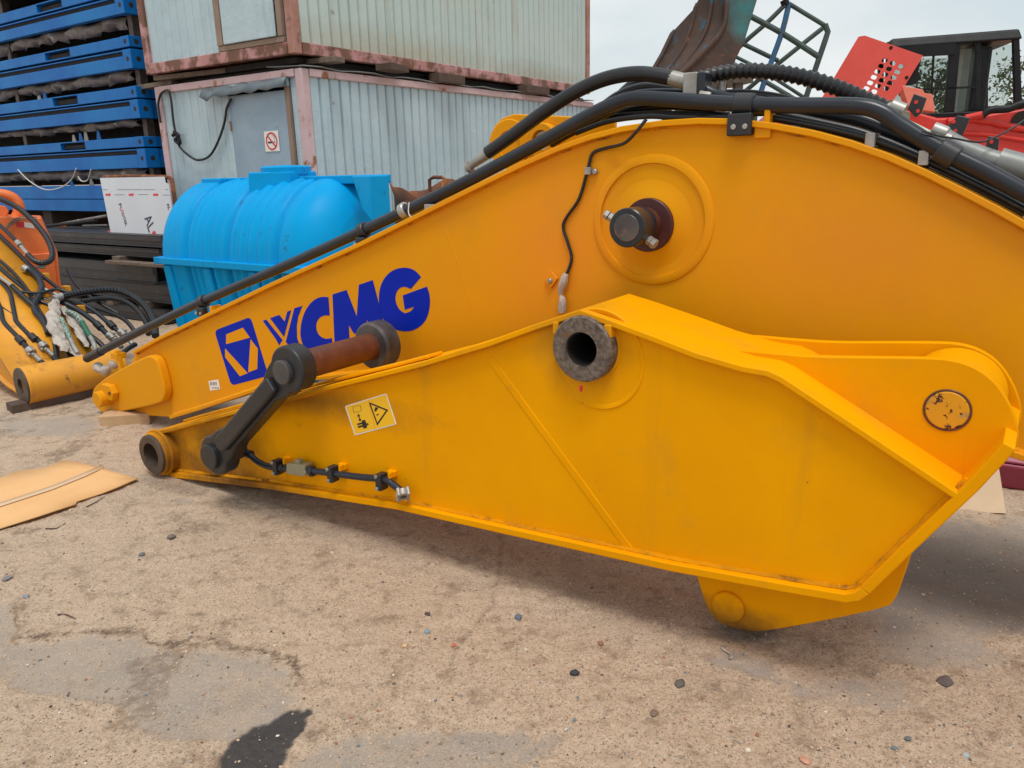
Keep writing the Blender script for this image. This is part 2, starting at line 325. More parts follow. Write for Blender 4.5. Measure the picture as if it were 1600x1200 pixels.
def text_mesh(txt, size, extrude=.0008, shear=0., bold=.0):
    cu = bpy.data.curves.new('lettering', 'FONT'); cu.body = txt; cu.size = size; cu.extrude = extrude; cu.shear = shear; cu.offset = bold; cu.align_x = 'LEFT'; cu.resolution_u = 3
    o = bpy.data.objects.new('lettering', cu); me = bpy.data.meshes.new_from_object(o); bpy.data.objects.remove(o); bpy.data.curves.remove(cu); return me
def put_mesh(me, name, m, parent, mtx):
    me.transform(mtx); me.materials.clear(); me.materials.append(MATS[m]); o = bpy.data.objects.new(name, me); COL.objects.link(o); o.parent = parent; return o
# ================================================================== ground
def vnoise(x, y, seed):
    r = np.random.default_rng(seed).random((256, 256)); xi = np.floor(x).astype(int); yi = np.floor(y).astype(int); fx = x-xi; fy = y-yi
    fx = fx*fx*(3-2*fx); fy = fy*fy*(3-2*fy); g = lambda a, b_: r[a % 256, b_ % 256]
    return (g(xi, yi)*(1-fx)+g(xi+1, yi)*fx)*(1-fy)+(g(xi, yi+1)*(1-fx)+g(xi+1, yi+1)*fx)*fy
def fbm(x, y, seed, o=5, gain=.55):
    s = 0; a = 1; t = 0
    for i in range(o): s = s+a*vnoise(x*2**i, y*2**i, seed+i); t += a; a *= gain
    return s/t
def to_px(X, Y, Z=0):
    dx, dy, dz = X-CAM.x, Y-CAM.y, Z-CAM.z; zz = dx*fw.x+dy*fw.y+dz*fw.z
    return 800+FOC*(dx*RT.x+dy*RT.y+dz*RT.z)/zz, 600-FOC*(dx*UP.x+dy*UP.y+dz*UP.z)/zz
def blob(PX, PY, lst):
    m = np.zeros_like(PX)
    for (cx, cy, rx, ry, rot, w) in lst:
        c, s_ = math.cos(math.radians(rot)), math.sin(math.radians(rot)); dx, dy = PX-cx, PY-cy
        u, v = (dx*c+dy*s_)/rx, (-dx*s_+dy*c)/ry; m = np.maximum(m, w*np.exp(-(u*u+v*v)**1.5*.7))
    return m
def ground_fields(X, Y):
    PX, PY = to_px(X, Y)
    n1 = fbm(X*2.1, Y*2.1, 11, 6, .6); n2 = fbm(X*7, Y*7, 31, 5, .62)
    c = blob(PX, PY, [(180, 1052, 270, 50, 6, 1), (330, 1085, 140, 75, 0, 1.05), (660, 1190, 210, 55, -6, 1), (1510, 900, 190, 95, 0, 1.05), (1330, 1075, 190, 45, 10, .62), (1180, 1035, 90, 30, 10, .62), (1420, 1010, 170, 45, 10, .66), (1090, 990, 70, 26, 0, .5), (40, 660, 130, 24, 0, .7), (250, 775, 60, 12, 10, .6), (900, 880, 260, 26, 13, .5), (0, 985, 30, 50, 0, .8), (1250, 955, 160, 30, -8, .55)])
    n3 = fbm(X*24, Y*24, 61, 4, .65); fld = c + (n1-.5)*.8 + (n2-.5)*.42 + (n3-.5)*.30
    conc = np.clip((fld - .46)/.16, 0, 1)
    edge = np.clip(1-np.abs(fld - .38)/.12, 0, 1)
    damp = edge*np.clip((blob(PX, PY, [(110, 990, 130, 40, 8, 1), (330, 1020, 220, 40, -3, 1.1), (440, 1030, 50, 60, 0, 1.1), (30, 850, 60, 40, 0, .4)])-.3)*2.2, 0, 1)
    damp = np.maximum(damp, np.clip((fbm(X*3.3+9, Y*3.3, 77, 6, .62)-.63)/.06, 0, 1)*.55*np.clip(1-PX/1500, .12, 1))
    cr = np.zeros_like(PX); CP = [(786, 840), (779, 905), (768, 945), (748, 975), (728, 1000), (712, 1020), (702, 1050)]
    for (ax_, ay_), (bx_, by_) in zip(CP, CP[1:]):
        L2_ = (bx_-ax_)**2+(by_-ay_)**2; t_ = np.clip(((PX-ax_)*(bx_-ax_)+(PY-ay_)*(by_-ay_))/L2_, 0, 1); ds = np.hypot(PX-ax_-t_*(bx_-ax_)+(n2-.5)*14, PY-ay_-t_*(by_-ay_)); cr = np.maximum(cr, np.clip(1.5-ds/3.2, 0, 1))
    damp = np.maximum(damp, cr*.4)
    wet = np.clip((blob(PX, PY, [(400, 1180, 62, 40, -28, 1.1), (445, 1140, 42, 24, -35, 1), (478, 1116, 16, 8, -30, .7)]) + (n2-.5)*.5 + (n3-.5)*.35 - .5)/.12, 0, 1)
    darkening = np.clip((blob(PX, PY, [(1165, 990, 60, 18, 0, .9), (1500, 890, 190, 90, 10, 1.0), (1330, 960, 170, 40, 8, .6), (740, 880, 480, 30, 14, .5), (270, 760, 60, 14, 10, .8)]) + (n1-.5)*.6-.35)/.5, 0, 1)  # darker ground at right and along below the arm, its lug and tip
    return conc, damp, wet, darkening, n1, n2
yy = np.concatenate([np.geomspace(.8, 1.45, 40)[:-1], np.geomspace(1.45, 7.5, 560)[:-1], np.geomspace(7.5, 60, 90)]); rows, cols = len(yy), 860
tt = np.linspace(-1.15, 1.15, cols)
Y, T = np.meshgrid(yy, tt, indexing='ij'); X = T*(Y+.9)
conc, damp, wet, darkening, n1, n2 = ground_fields(X, Y)
near = np.clip((14-Y)/8, 0, 1)
lump = fbm(X*22, Y*22, 101, 4, .6); ruts = fbm(X*5+.8*Y, Y*9, 55, 3); fine = fbm(X*70, Y*70, 140, 3, .6)
Z = ((1-conc)*(.004+.014*(lump-.4)+.016*(ruts-.5)+.008*(fine-.5)) + .012*(n1-.5))*near - .004*(1-near)
Z = Z - wet*.003
me = bpy.data.meshes.new('ground'); nv = rows*cols
me.vertices.add(nv); me.vertices.foreach_set('co', np.stack([X, Y, Z], -1).astype(np.float32).ravel())
idx = np.arange(nv).reshape(rows, cols); q = np.stack([idx[:-1, :-1], idx[:-1, 1:], idx[1:, 1:], idx[1:, :-1]], -1).reshape(-1, 4)
me.loops.add(q.size); me.loops.foreach_set('vertex_index', q.ravel().astype(np.int32)); me.polygons.add(len(q))
me.polygons.foreach_set('loop_start', (np.arange(len(q))*4).astype(np.int32)); me.polygons.foreach_set('loop_total', np.full(len(q), 4, np.int32))
me.polygons.foreach_set('use_smooth', np.ones(len(q), bool)); me.update(calc_edges=True)
for nm, a in (('conc', conc), ('damp', damp), ('wet', wet), ('darkening', darkening)):
    at = me.attributes.new(nm, 'FLOAT', 'POINT'); at.data.foreach_set('value', a.astype(np.float32).ravel())
gm = bpy.data.materials.new('yard_ground'); gm.use_nodes = True; t = gm.node_tree; b = t.nodes['Principled BSDF']; n = t.nodes.new; l = t.links.new
tcn = n('ShaderNodeTexCoord')
def gn(scale, detail=6, rough=.65):
    x = n('ShaderNodeTexNoise'); x.inputs['Scale'].default_value = scale; x.inputs['Detail'].default_value = detail; x.inputs['Roughness'].default_value = rough; l(tcn.outputs['Object'], x.inputs['Vector']); return x.outputs['Fac']
def gr(s, lo, hi, o0=0, o1=1):
    x = n('ShaderNodeMapRange'); x.inputs[1].default_value = lo; x.inputs[2].default_value = hi; x.inputs[3].default_value = o0; x.inputs[4].default_value = o1; l(s, x.inputs[0]); return x.outputs[0]
def gmix(f, a, c):
    x = n('ShaderNodeMix'); x.data_type = 'RGBA'
    if isinstance(f, float): x.inputs[0].default_value = f
    else: l(f, x.inputs[0])
    for s_, v in ((6, a), (7, c)):
        if isinstance(v, tuple): x.inputs[s_].default_value = v
        else: l(v, x.inputs[s_])
    return x.outputs[2]
def ga(nm):
    x = n('ShaderNodeAttribute'); x.attribute_name = nm; return x.outputs['Fac']
def gmul(a, c):
    x = n('ShaderNodeMath'); x.operation = 'MULTIPLY'
    for i, v in enumerate((a, c)):
        if isinstance(v, float): x.inputs[i].default_value = v
        else: l(v, x.inputs[i])
    return x.outputs[0]
sand = gmix(gr(gn(2.2), .3, .72), (.51, .38, .272, 1), (.41, .30, .21, 1))
sand = gmix(gr(gn(95, 4, .7), .42, .62), sand, (.56, .43, .32, 1))
sand = gmix(gr(gn(150, 3, .7), .55, .64), sand, (.21, .15, .105, 1))
sand = gmix(gr(gn(48, 5, .7), .60, .70), sand, (.22, .15, .105, 1))
sand = gmix(gr(gn(9, 8, .75), .52, .68), sand, (.25, .17, .115, 1))
con = gmix(gr(gn(3.5), .3, .7), (.38, .315, .26, 1), (.29, .25, .215, 1))
con = gmix(gr(gn(120, 4, .7), .50, .68), con, (.48, .39, .31, 1))
con = gmix(gr(gn(30, 6, .7), .56, .70), con, (.50, .39, .29, 1))
con = gmix(gr(gn(70, 3, .7), .66, .72), con, (.10, .085, .075, 1))
colr = gmix(gmul(ga('conc'), gr(gn(5, 8, .78), .34, .56, .35, 1)), sand, con)
colr = gmix(gmul(ga('damp'), gr(gn(26, 6, .7), .38, .55)), colr, (.115, .075, .05, 1))
colr = gmix(gmul(ga('darkening'), .6), colr, (.085, .072, .065, 1))
colr = gmix(gmul(ga('wet'), .93), colr, (.030, .031, .036, 1))
l(colr, b.inputs['Base Color'])
l(gr(ga('wet'), 0, 1, .92, .5), b.inputs['Roughness']); b.inputs['Specular IOR Level'].default_value = .3
bp = n('ShaderNodeBump'); bp.inputs['Strength'].default_value = .85; bp.inputs['Distance'].default_value = .006; l(gn(85, 6, .75), bp.inputs['Height'])
bp2 = n('ShaderNodeBump'); bp2.inputs['Strength'].default_value = .6; bp2.inputs['Distance'].default_value = .004; l(gn(240, 3, .7), bp2.inputs['Height']); l(bp.outputs[0], bp2.inputs['Normal']); l(bp2.outputs[0], b.inputs['Normal'])
me.materials.append(gm); MATS['yard_ground'] = gm
go = bpy.data.objects.new('ground', me); COL.objects.link(go); tag(go, 'sandy dirt yard over worn concrete', kind='structure')
far = MB().add([(-400, -200, -.05), (400, -200, -.05), (400, 600, -.05), (-400, 600, -.05)], [(0, 1, 2, 3)]).build('terrain', 'yard_ground'); tag(far, kind='structure')
def zg(x, y):
    i = int(np.searchsorted(yy, y)); j = int(round((x/(y+.9)+1.15)/2.3*(cols-1)))
    return float(Z[min(max(i, 0), rows-1), min(max(j, 0), cols-1)])
# gravel: one mass of small stones
ico = bmesh.new(); bmesh.ops.create_icosphere(ico, subdivisions=1, radius=1); IV = np.array([v.co for v in ico.verts]); IF = np.array([[v.index for v in f.verts] for f in ico.faces]); ico.free()
pal = np.array([(.46, .34, .24), (.38, .28, .195), (.30, .21, .14), (.10, .09, .085), (.30, .26, .22), (.42, .34, .27), (.16, .19, .21), (.34, .13, .08), (.55, .50, .44), (.06, .055, .05), (.22, .15, .10), (.40, .25, .14)])
pp = np.array([.4, .4, .3, .05, .18, .18, .03, .035, .05, .025, .08, .04])
gv, gf, gc = [], [], []; k = 0; NG = 14000
PXs = rng.uniform(-60, 1660, NG); PYs = 640+(1215-640)*rng.random(NG)**.75
for i in range(NG):
    p = on_ground(PXs[i], PYs[i]); x, y = p.x, p.y
    if i % 5 == 0: x += rng.normal()*.05
    if 340 < PXs[i] < 490 and PYs[i] > 1105 and rng.random() < .85: continue
    r = .0013+.0042*rng.random()**4.5
    if rng.random() < .02: r *= 1.7
    R3 = IV*(1+.35*(rng.random((len(IV), 1))-.5))*r*np.array([1+.5*rng.random(), 1, .55+.25*rng.random()])
    a = rng.random()*6.28; c, s_ = math.cos(a), math.sin(a)
    V = np.stack([R3[:, 0]*c-R3[:, 1]*s_+x, R3[:, 0]*s_+R3[:, 1]*c+y, R3[:, 2]+zg(x, y)+r*.25], -1)
    gv.append(V); gf.append(IF+k); k += len(IV); cc = pal[rng.choice(len(pal), p=pp/pp.sum())]*(.75+.5*rng.random()); gc.append(np.tile(np.append(cc, 1), (len(IV), 1)))
me = bpy.data.meshes.new('gravel'); me.from_pydata(np.concatenate(gv).tolist(), [], np.concatenate(gf).tolist())
ca = me.color_attributes.new('stone', 'FLOAT_COLOR', 'POINT'); ca.data.foreach_set('color', np.concatenate(gc).astype(np.float32).ravel())
pm = bpy.data.materials.new('stones'); pm.use_nodes = True; at = pm.node_tree.nodes.new('ShaderNodeAttribute'); at.attribute_name = 'stone'
pm.node_tree.links.new(at.outputs['Color'], pm.node_tree.nodes['Principled BSDF'].inputs['Base Color']); pm.node_tree.nodes['Principled BSDF'].inputs['Roughness'].default_value = .85
me.materials.append(pm); go = bpy.data.objects.new('gravel', me); COL.objects.link(go); tag(go, 'small loose gravel and grit strewn over the sandy ground', 'gravel', kind='stuff')
def pebble(px, py, wpx, flatn, col, label):
    p = on_ground(px, py); zc = (p-CAM).dot(fw); r = wpx/2*zc/FOC
    m = MB(); V = [Vector(v)*r for v in IV]; sx = 1+.2*random.random(); V = [Vector((v.x*sx*(1+.6*(random.random()-.5)), v.y*.85*(1+.6*(random.random()-.5)), v.z*flatn*(1+.5*(random.random()-.5)))) for v in V]
    m.add(V, [tuple(int(i) for i in f) for f in IF]); nm = 'pebble_'+str(len(MATS)); mat(nm, col, .8, var=tuple(min(1, c*1.4) for c in col[:3])+(1,), vscale=60, bump=(90, .3, .003))
    o = m.build('pebble', nm, None, r*.12, smooth=0)
    o.location = (p.x, p.y, zg(p.x, p.y)+r*flatn*.45); o.rotation_euler = (0, 0, random.random()*6); tag(o, label, 'pebble', 'loose pebbles on the ground')
for a in [(898, 1057, 18, .6, (.03, .03, .035, 1), 'black angular pebble in the middle of the foreground sand'),
          (810, 967, 14, .7, (.10, .12, .15, 1), 'blue grey pebble on the sand below the middle of the yellow arm'),
          (1062, 1073, 22, .5, (.09, .075, .065, 1), 'flat dark brown stone right of the black angular pebble'),
          (1022, 1121, 18, .5, (.16, .11, .08, 1), 'flat brown stone near the lower edge, right of centre'),
          (938, 1009, 12, .6, (.22, .11, .07, 1), 'reddish brown pebble above the black angular pebble'),
          (667, 990, 12, .7, (.17, .22, .27, 1), 'pale blue pebble left of centre on the sand'),
          (709, 1011, 10, .6, (.42, .12, .06, 1), 'brick red chip beside the pale blue pebble'),
          (632, 1012, 10, .6, (.50, .33, .18, 1), 'ochre pebble left of the brick red chip'),
          (1258, 1192, 20, .5, (.42, .22, .15, 1), 'pinkish stone cut by the lower edge of the picture'),
          (1169, 1174, 12, .7, (.58, .50, .40, 1), 'cream white pebble near the lower edge right of centre'),
          (1397, 1172, 12, .7, (.12, .15, .16, 1), 'slate grey pebble near the lower right'),
          (1418, 1160, 12, .7, (.10, .11, .12, 1), 'dark grey pebble just above the slate grey pebble'),
          (1510, 1183, 12, .5, (.30, .36, .38, 1), 'pale grey blue pebble in the lower right corner'),
          (1475, 1068, 30, .35, (.09, .07, .065, 1), 'dark clod of dried mud on the right of the sand'),
          (12, 905, 18, .4, (.16, .155, .17, 1), 'flat grey stone at the left edge of the picture'),
          (42, 936, 12, .5, (.18, .19, .21, 1), 'small grey stone right of the flat grey edge stone'),
          (223, 871, 11, .7, (.10, .11, .12, 1), 'dark grey pebble below the cardboard sheet'),
          (268, 843, 14, .6, (.13, .11, .10, 1), 'brown black pebble right of the cardboard sheet'),
          (668, 963, 10, .7, (.05, .045, .04, 1), 'small black pebble above the pale blue pebble')]: pebble(*a)
def twig(pts, r, label):
    P = [on_ground(x, y) for x, y in pts]; P = [Vector((p.x, p.y, zg(p.x, p.y)+r*1.2)) for p in P]
    o = MB().tube(catmull([p-P[0] for p in P], 5), r, 6, rfun=lambda t: r*(1-.5*t)).build('twig', 'wood_dark'); o.location = P[0]; tag(o, label, 'twig', 'dry twigs on the sand')
twig([(91, 963), (104, 965), (118, 969)], .0035, 'short dark twig lying on the sand at lower left')
twig([(72, 830), (90, 829), (103, 820)], .003, 'bent dry twig below the cardboard sheet')
twig([(136, 795), (150, 788), (164, 779)], .003, 'straight thin twig along the edge of the cardboard')
# clear scrap of plastic below the arm's lug
p = on_ground(1136, 1022); m = MB(); P = []
for i in range(7):
    for j in range(3): P.append((.006*(j-1)+.004*random.random()+.01*math.sin(i*.9), -.035+i*.012, .004+.006*random.random()))
o = m.add(P, [(i*3+j, i*3+j+1, (i+1)*3+j+1, (i+1)*3+j) for i in range(6) for j in range(2)]).build('plastic_scrap', 'plastic_wrap'); o.location = (p.x, p.y, zg(p.x, p.y))
sl = o.modifiers.new('thick', 'SOLIDIFY'); sl.thickness = .002; tag(o, 'scrap of torn pale plastic on the sand below the arm', 'plastic scrap')
# cardboard sheet
def ground_sheet(name, pts, thick, m, label, cat, lift=.012, warp=.01):
    P = [on_ground(x, y) for x, y in pts]; c = sum(P, Vector())/len(P); o = MB()
    top = [Vector((p.x-c.x, p.y-c.y, lift+warp*math.sin(i*2.1))) for i, p in enumerate(P)]
    o = o.prism(top, (0, 0, thick)).build(name, m, None, smooth=0); o.location = (c.x, c.y, 0); tag(o, label, cat); return o, c
cbf = Frame(on_ground(60, 770), 0); rt = cbf.root('cardboard_sheet', 'flattened brown cardboard sheet with a tape strip lying on the ground', 'cardboard')
edge_t = [(-120, 790), (-60, 764), (0, 746), (25, 736), (70, 731), (98, 719), (118, 721), (150, 729), (215, 747)]
edge_b = [(-120, 880), (-60, 850), (0, 825), (60, 806), (118, 787), (120, 783), (160, 770), (185, 760), (215, 747)]
def on_cb(px, py, z): p = on_ground(px, py, z); return p-cbf.O
V = []; nn = len(edge_t); K = 5
for i in range(nn):
    for k in range(K):
        f = k/(K-1)*.999; x = edge_t[i][0]*(1-f)+edge_b[i][0]*f; y = edge_t[i][1]*(1-f)+edge_b[i][1]*f
        z = .020+.004*math.sin(i*1.3+k*.9)*(k in (0, K-1))+(.004 if k in (0, K-1) else 0); V.append(on_cb(x, y, z))
o = MB().add(V, [(i*K+k, i*K+k+1, (i+1)*K+k+1, (i+1)*K+k) for i in range(nn-1) for k in range(K-1)]).build('board', 'cardboard', rt, smooth=60)
sl = o.modifiers.new('thick', 'SOLIDIFY'); sl.thickness = .006; sl.offset = -1
tape = [(-60, 802), (0, 788), (80, 762), (130, 742), (160, 728)]
V = []
for x, y in tape: V += [on_cb(x, y-3, .0255), on_cb(x+2, y+2.5, .0255)]
o = MB().add(V, [(2*i, 2*i+1, 2*i+3, 2*i+2) for i in range(len(tape)-1)]).build('tape_strip', mat('tape', (.66, .47, .30, 1), .3), rt)
o.modifiers.new('thick', 'SOLIDIFY').thickness = .0015
# ================================================================== containers
CA = 56.0
CF = Frame((-1.97, 8.0, 0), CA)              # x along the long side (away right), y along the short side (away left)
CL, CW = 6.06, 2.45
def ribbed(x0, x1, z0, z1, pitch, at, axis, depth=.04, groove=.036):
    """profiled sheet: flat bands with narrow recessed grooves; axis 0 = runs along x at y=at, 1 = runs along y at x=at"""
    m = MB(); prof = []; x = x0
    while x < x1-1e-6:
        e = min(x+pitch, x1); prof += [(x, depth), (x+groove*.5, 0), (e-groove*.5, 0), (e, depth)] if e-x > groove*2 else [(x, depth), (e, depth)]
        x = e
    P = [prof[0]]
    for p in prof[1:]:
        if abs(p[0]-P[-1][0])+abs(p[1]-P[-1][1]) > 1e-6: P.append(p)
    n_ = len(P); rowsz = 4; vs = []
    for k in range(rowsz+1):
        z = z0+(z1-z0)*k/rowsz
        for (a, d_) in P:
            w = .006*math.sin(a*3.1+z*2.3)*math.sin(z*1.7+a)
            vs.append((a, at+d_+w, z) if axis == 0 else (at+d_+w, a, z))
    return m.add(vs, [(k*n_+i, k*n_+i+1, (k+1)*n_+i+1, (k+1)*n_+i) for k in range(rowsz) for i in range(n_-1)])
def container(fr, z0, z1, name, label, sheet_long, sheet_short, rail, rail_top, post, short_spans):
    rt = fr.root(name, label, 'container')
    pw = .10
    # corner posts
    for (x, y) in ((0, 0), (0, CW-pw), (CL-pw, 0), (CL-pw, CW-pw)): MB().box((x, y, z0), (x+pw, y+pw, z1)).build('corner_post', post, rt, .012)
    rh = .11
    for (nm, za, zb, mm) in (('bottom_rail', z0, z0+rh, rail), ('top_rail', z1-.075, z1, rail_top)):
        MB().box((pw+.002, -.012, za), (CL-pw-.002, .06, zb)).build(nm, mm, rt, .01)
        MB().box((-.012, pw+.002, za), (.06, CW-pw-.002, zb)).build(nm, mm, rt, .01)
        MB().box((pw+.002, CW-.06, za), (CL-pw-.002, CW+.012, zb)).build(nm, mm, rt, .01)
        MB().box((CL-.06, pw+.002, za), (CL+.012, CW-pw-.002, zb)).build(nm, mm, rt, .01)
    k = 6; w = (CL-2*pw)/k
    for i in range(k): ribbed(pw+i*w+.0015, pw+(i+1)*w-.0015, z0+rh-.01, z1-.065, w/7, .022+.003*(i % 2), 0).build('wall_sheet', sheet_long, rt, smooth=20)
    for (a, c) in short_spans: ribbed(a, c, z0+rh-.01, z1-.065, .135, .022, 1, .012, .018).build('wall_sheet', sheet_short, rt, smooth=20)
    MB().box((.03, CW-.03, z0+.1), (CL-.03, CW-.02, z1-.1)).build('rear_wall', sheet_long, rt)
    MB().box((CL-.03, .03, z0+.1), (CL-.02, CW-.03, z1-.1)).build('end_wall', sheet_short, rt)
    MB().box((.05, .05, z1-.05), (CL-.05, CW-.05, z1-.02)).build('roof', 'rust', rt)
    MB().box((.05, .05, z0+.02), (CL-.05, CW-.05, z0+.06)).build('floor_plate', 'rust', rt)
    return rt
LZ0, LZ1 = .12, 2.60
yl = lambda px, py: CF.x(px, py, 0).y
lower = container(CF, LZ0, LZ1, 'site_container', 'lower blue grey ribbed site container with a metal door behind the blue tank', 'sheet_blue_grey', 'sheet_blue_grey', 'pink_rail', 'pink_pale', 'pink_pale', [(.10, .20), (1.16, CW-.10)])
# door in the short side
d0, d1 = .26, 1.16; dz = CF.x(420, 143, 0).z; dzb = LZ0+.16
MB().box((-.004, d0, dzb), (.03, d1-.02, dz)).build('door', 'door_grey', lower, .006)
door = [c for c in lower.children if c.name.startswith('door')][0]
MB().box((-.01, .205, dzb), (.035, .258, dz+.03)).build('door_jamb', 'brown_trim', lower, .004)
MB().box((-.006, d1-.018, dzb), (.03, d1+.04, dz+.03)).build('door_jamb', 'sheet_blue_grey', lower, .004)
MB().box((-.004, .21, dz+.032), (.028, d1+.04, LZ1-.07)).build('lintel_panel', 'sheet_blue_grey', lower, .004)
m = MB(); V = []
for i in range(12):
    t_ = i/11; y = .17+t_*1.33; zz = dz+.06-.03*t_+.018*math.sin(i*2.4)*(i > 4)
    V += [(-.02, y, zz+.06), (-.06, y, zz+.035+.015*math.sin(i*1.7)), (-.10, y+.004, zz-.045+.02*math.sin(i*2.9))]
o = m.add(V, [(3*i+j, 3*i+j+1, 3*i+j+4, 3*i+j+3) for i in range(11) for j in range(2)]).build('door_canopy', 'canopy', lower, smooth=50); o.modifiers.new('thick', 'SOLIDIFY').thickness = .006
for z_ in (dzb+.35, dz-.3): MB().lathe((-.012, d1-.012, z_), (0, 0, 1), [(.012, -.05), (.012, .05)], 10).build('hinge', 'brown_trim', door)
MB().tube(catmull([(-.006, d0+.07, dzb+1.0), (-.05, d0+.07, dzb+1.01), (-.05, d0+.07, dzb+1.13), (-.006, d0+.07, dzb+1.14)], 5), .008, 8).build('door_handle', 'grey_steel', door)
# no smoking sign
def cx(px, py, x=-.008): return CF.x(px, py, x)
sg = [cx(412.5, 205.5), cx(434.5, 203.8), cx(437.5, 236), cx(415.5, 237)]
sign = MB().prism(sg, (-.003, 0, 0)).build('no_smoking_sign', 'decal_white', lower)
sc = sum(sg, Vector())/4; sc.x = -.012; sr = .088
MB().ring(sc, (-1, 0, 0), sr*.82, sr, 0, .002, 36, .0004).build('prohibition_ring', 'print_red', sign)
MB().bar(sc+Vector((-.001, sr*.62, sr*.62)), sc+Vector((-.001, -sr*.62, -sr*.62)), .016, .002, (1, 0, 0)).build('slash', 'print_red', sign)
MB().box((sc.x-.0008, sc.y-.02, sc.z-.02), (sc.x, sc.y+.06, sc.z-.002)).build('cigarette', 'decal_black', sign)
MB().box((sc.x-.0008, sc.y-.055, sc.z-.02), (sc.x, sc.y-.028, sc.z-.002)).build('cigarette_tip', 'fitting', sign)
MB().tube(catmull([sc+Vector((0, -.05, .005)), sc+Vector((0, -.04, .025)), sc+Vector((0, -.052, .04)), sc+Vector((0, -.035, .055)), sc+Vector((0, -.01, .05))], 5), .003, 6).build('smoke_curl', 'fitting', sign)
# cable looped on the short side
cp = [(251, 192), (248, 172), (247.5, 160), (252, 146), (262, 141.5), (267, 155), (271, 190), (275, 210), (280, 228), (295, 243), (310, 250), (328, 243), (342, 218), (351, 190), (354, 170), (361, 155)]
cbo = MB().tube(catmull([CF.x(x, y, -.03) - CF.x(300, 240, -.03) for x, y in cp], 7), .013, 8).build('power_cable', 'hose_black'); w_ = CF.wld(CF.x(300, 240, -.03)); cbo.location = w_; cbo.rotation_euler = (0, 0, CF.a)
tag(cbo, 'black power cable hanging in a loop on the container wall', 'cable')
kn = [CF.x(x, y, -.035)-CF.x(300, 240, -.03) for x, y in ((272, 206), (279, 212), (274, 219), (281, 224), (276, 208), (270, 212))]
MB().tube(catmull(kn, 6), .02, 8).build('plug', 'cab_black', cbo)
# upper container
UF = Frame((CF.O.x-.03, CF.O.y-.05, 0), CA+.4)
UZ0 = UF.y(462, 83, 0).z; UZ1 = UZ0+2.5
upper = container(UF, UZ0, UZ1, 'site_container', 'upper pale ribbed site container with rusty pink rails on top', 'sheet_green_grey', 'sheet_blue_grey', 'pink_rail', 'pink_rail', 'post_rusty', [(.10, .13), (1.10, CW-.10)])
for c in upper.children:
    if c.name.startswith('corner_post') and abs(max(v.co.y for v in c.data.vertices)-CW) < .01: c.data.materials[0] = MATS['pink_rail']
wz = UF.x(420, 60, 0).z
MB().box((-.012, .13, UZ0+.112), (.03, 1.12, wz)).build('window_sill', 'brown_trim', upper, .006)
MB().box((-.02, 1.03, wz+.002), (.03, 1.12, UZ1-.16)).build('window_jamb', 'brown_trim', upper, .006)
MB().box((-.02, .131, wz+.002), (.03, .2, UZ1-.16)).build('window_jamb', 'brown_trim', upper, .006)
MB().box((-.035, .215, wz+.002), (-.01, 1.0, UZ1-.2)).build('window_cover', 'sheet_blue_grey', upper, .01)
# timber and sheet between the two containers
def plank(fr, a, c, w, h, m, label, name='wood_plank', cat='plank', group=None, up=(0, 0, 1)):
    a, c = Vector(a), Vector(c); o_ = (a+c)/2; o = MB().bar(a-o_, c-o_, w, h, up).build(name, m, None, .004); o.location = fr.wld(o_); o.rotation_euler = (0, 0, fr.a); tag(o, label, cat, group); return o
gap = (LZ1+UZ0)/2; gh = UZ0-LZ1
plank(CF, (.35, -.18, UZ0-.035), (.05, 2.4, UZ0-.035), .16, .05, 'wood_weathered', 'long grey plank between the containers under the window end')
plank(CF, (1.0, -.16, gap+.02), (1.35, -.10, gap+.02), .2, gh*.55, 'wood_dark', 'dark timber block between the containers nearest the shared corner')
plank(CF, (2.0, -.03, gap), (2.5, -.03, gap), .16, gh*.8, 'wood_dark', 'dark timber block between the containers halfway along the long side', 'wood_block')
plank(CF, (3.9, -.03, gap), (4.5, -.03, gap), .16, gh*.8, 'wood_dark', 'dark timber block between the containers towards the right end', 'wood_block')
plank(CF, (.12, 2.2, gap-.02), (.12, 3.55, gap-.04), .12, .05, 'wood_weathered', 'grey board sticking out left between container and blue frames')
m = MB(); V = []
for i in range(25):
    a = i/24*6.0; V += [(a, -.035+.012*math.sin(i*1.3), LZ1+.02+.012*math.sin(i*2.2)), (a, .5, LZ1+.05)]
o = m.add(V, [(2*i, 2*i+1, 2*i+3, 2*i+2) for i in range(24)]).build('roof_flashing', 'grey_steel', lower); o.modifiers.new('thick', 'SOLIDIFY').thickness = .008
MB().box((.16, .1, LZ1+.003), (5.9, 2.3, LZ1+.06)).build('roof_felt', 'rack_dark', lower, .01)
MB().box((.1, .16, LZ1+.062), (5.9, 2.3, UZ0-.004)).build('timber_packing', 'rack_dark', lower)

# ================================================================== folded blue frames, stacked
RY0 = CW+.34
def rz(px, py): 
    d = ray(px, py); P = CF.wld((0.0, RY0, 0)); N = CF.X
    return on_plane(px, py, P, N).z
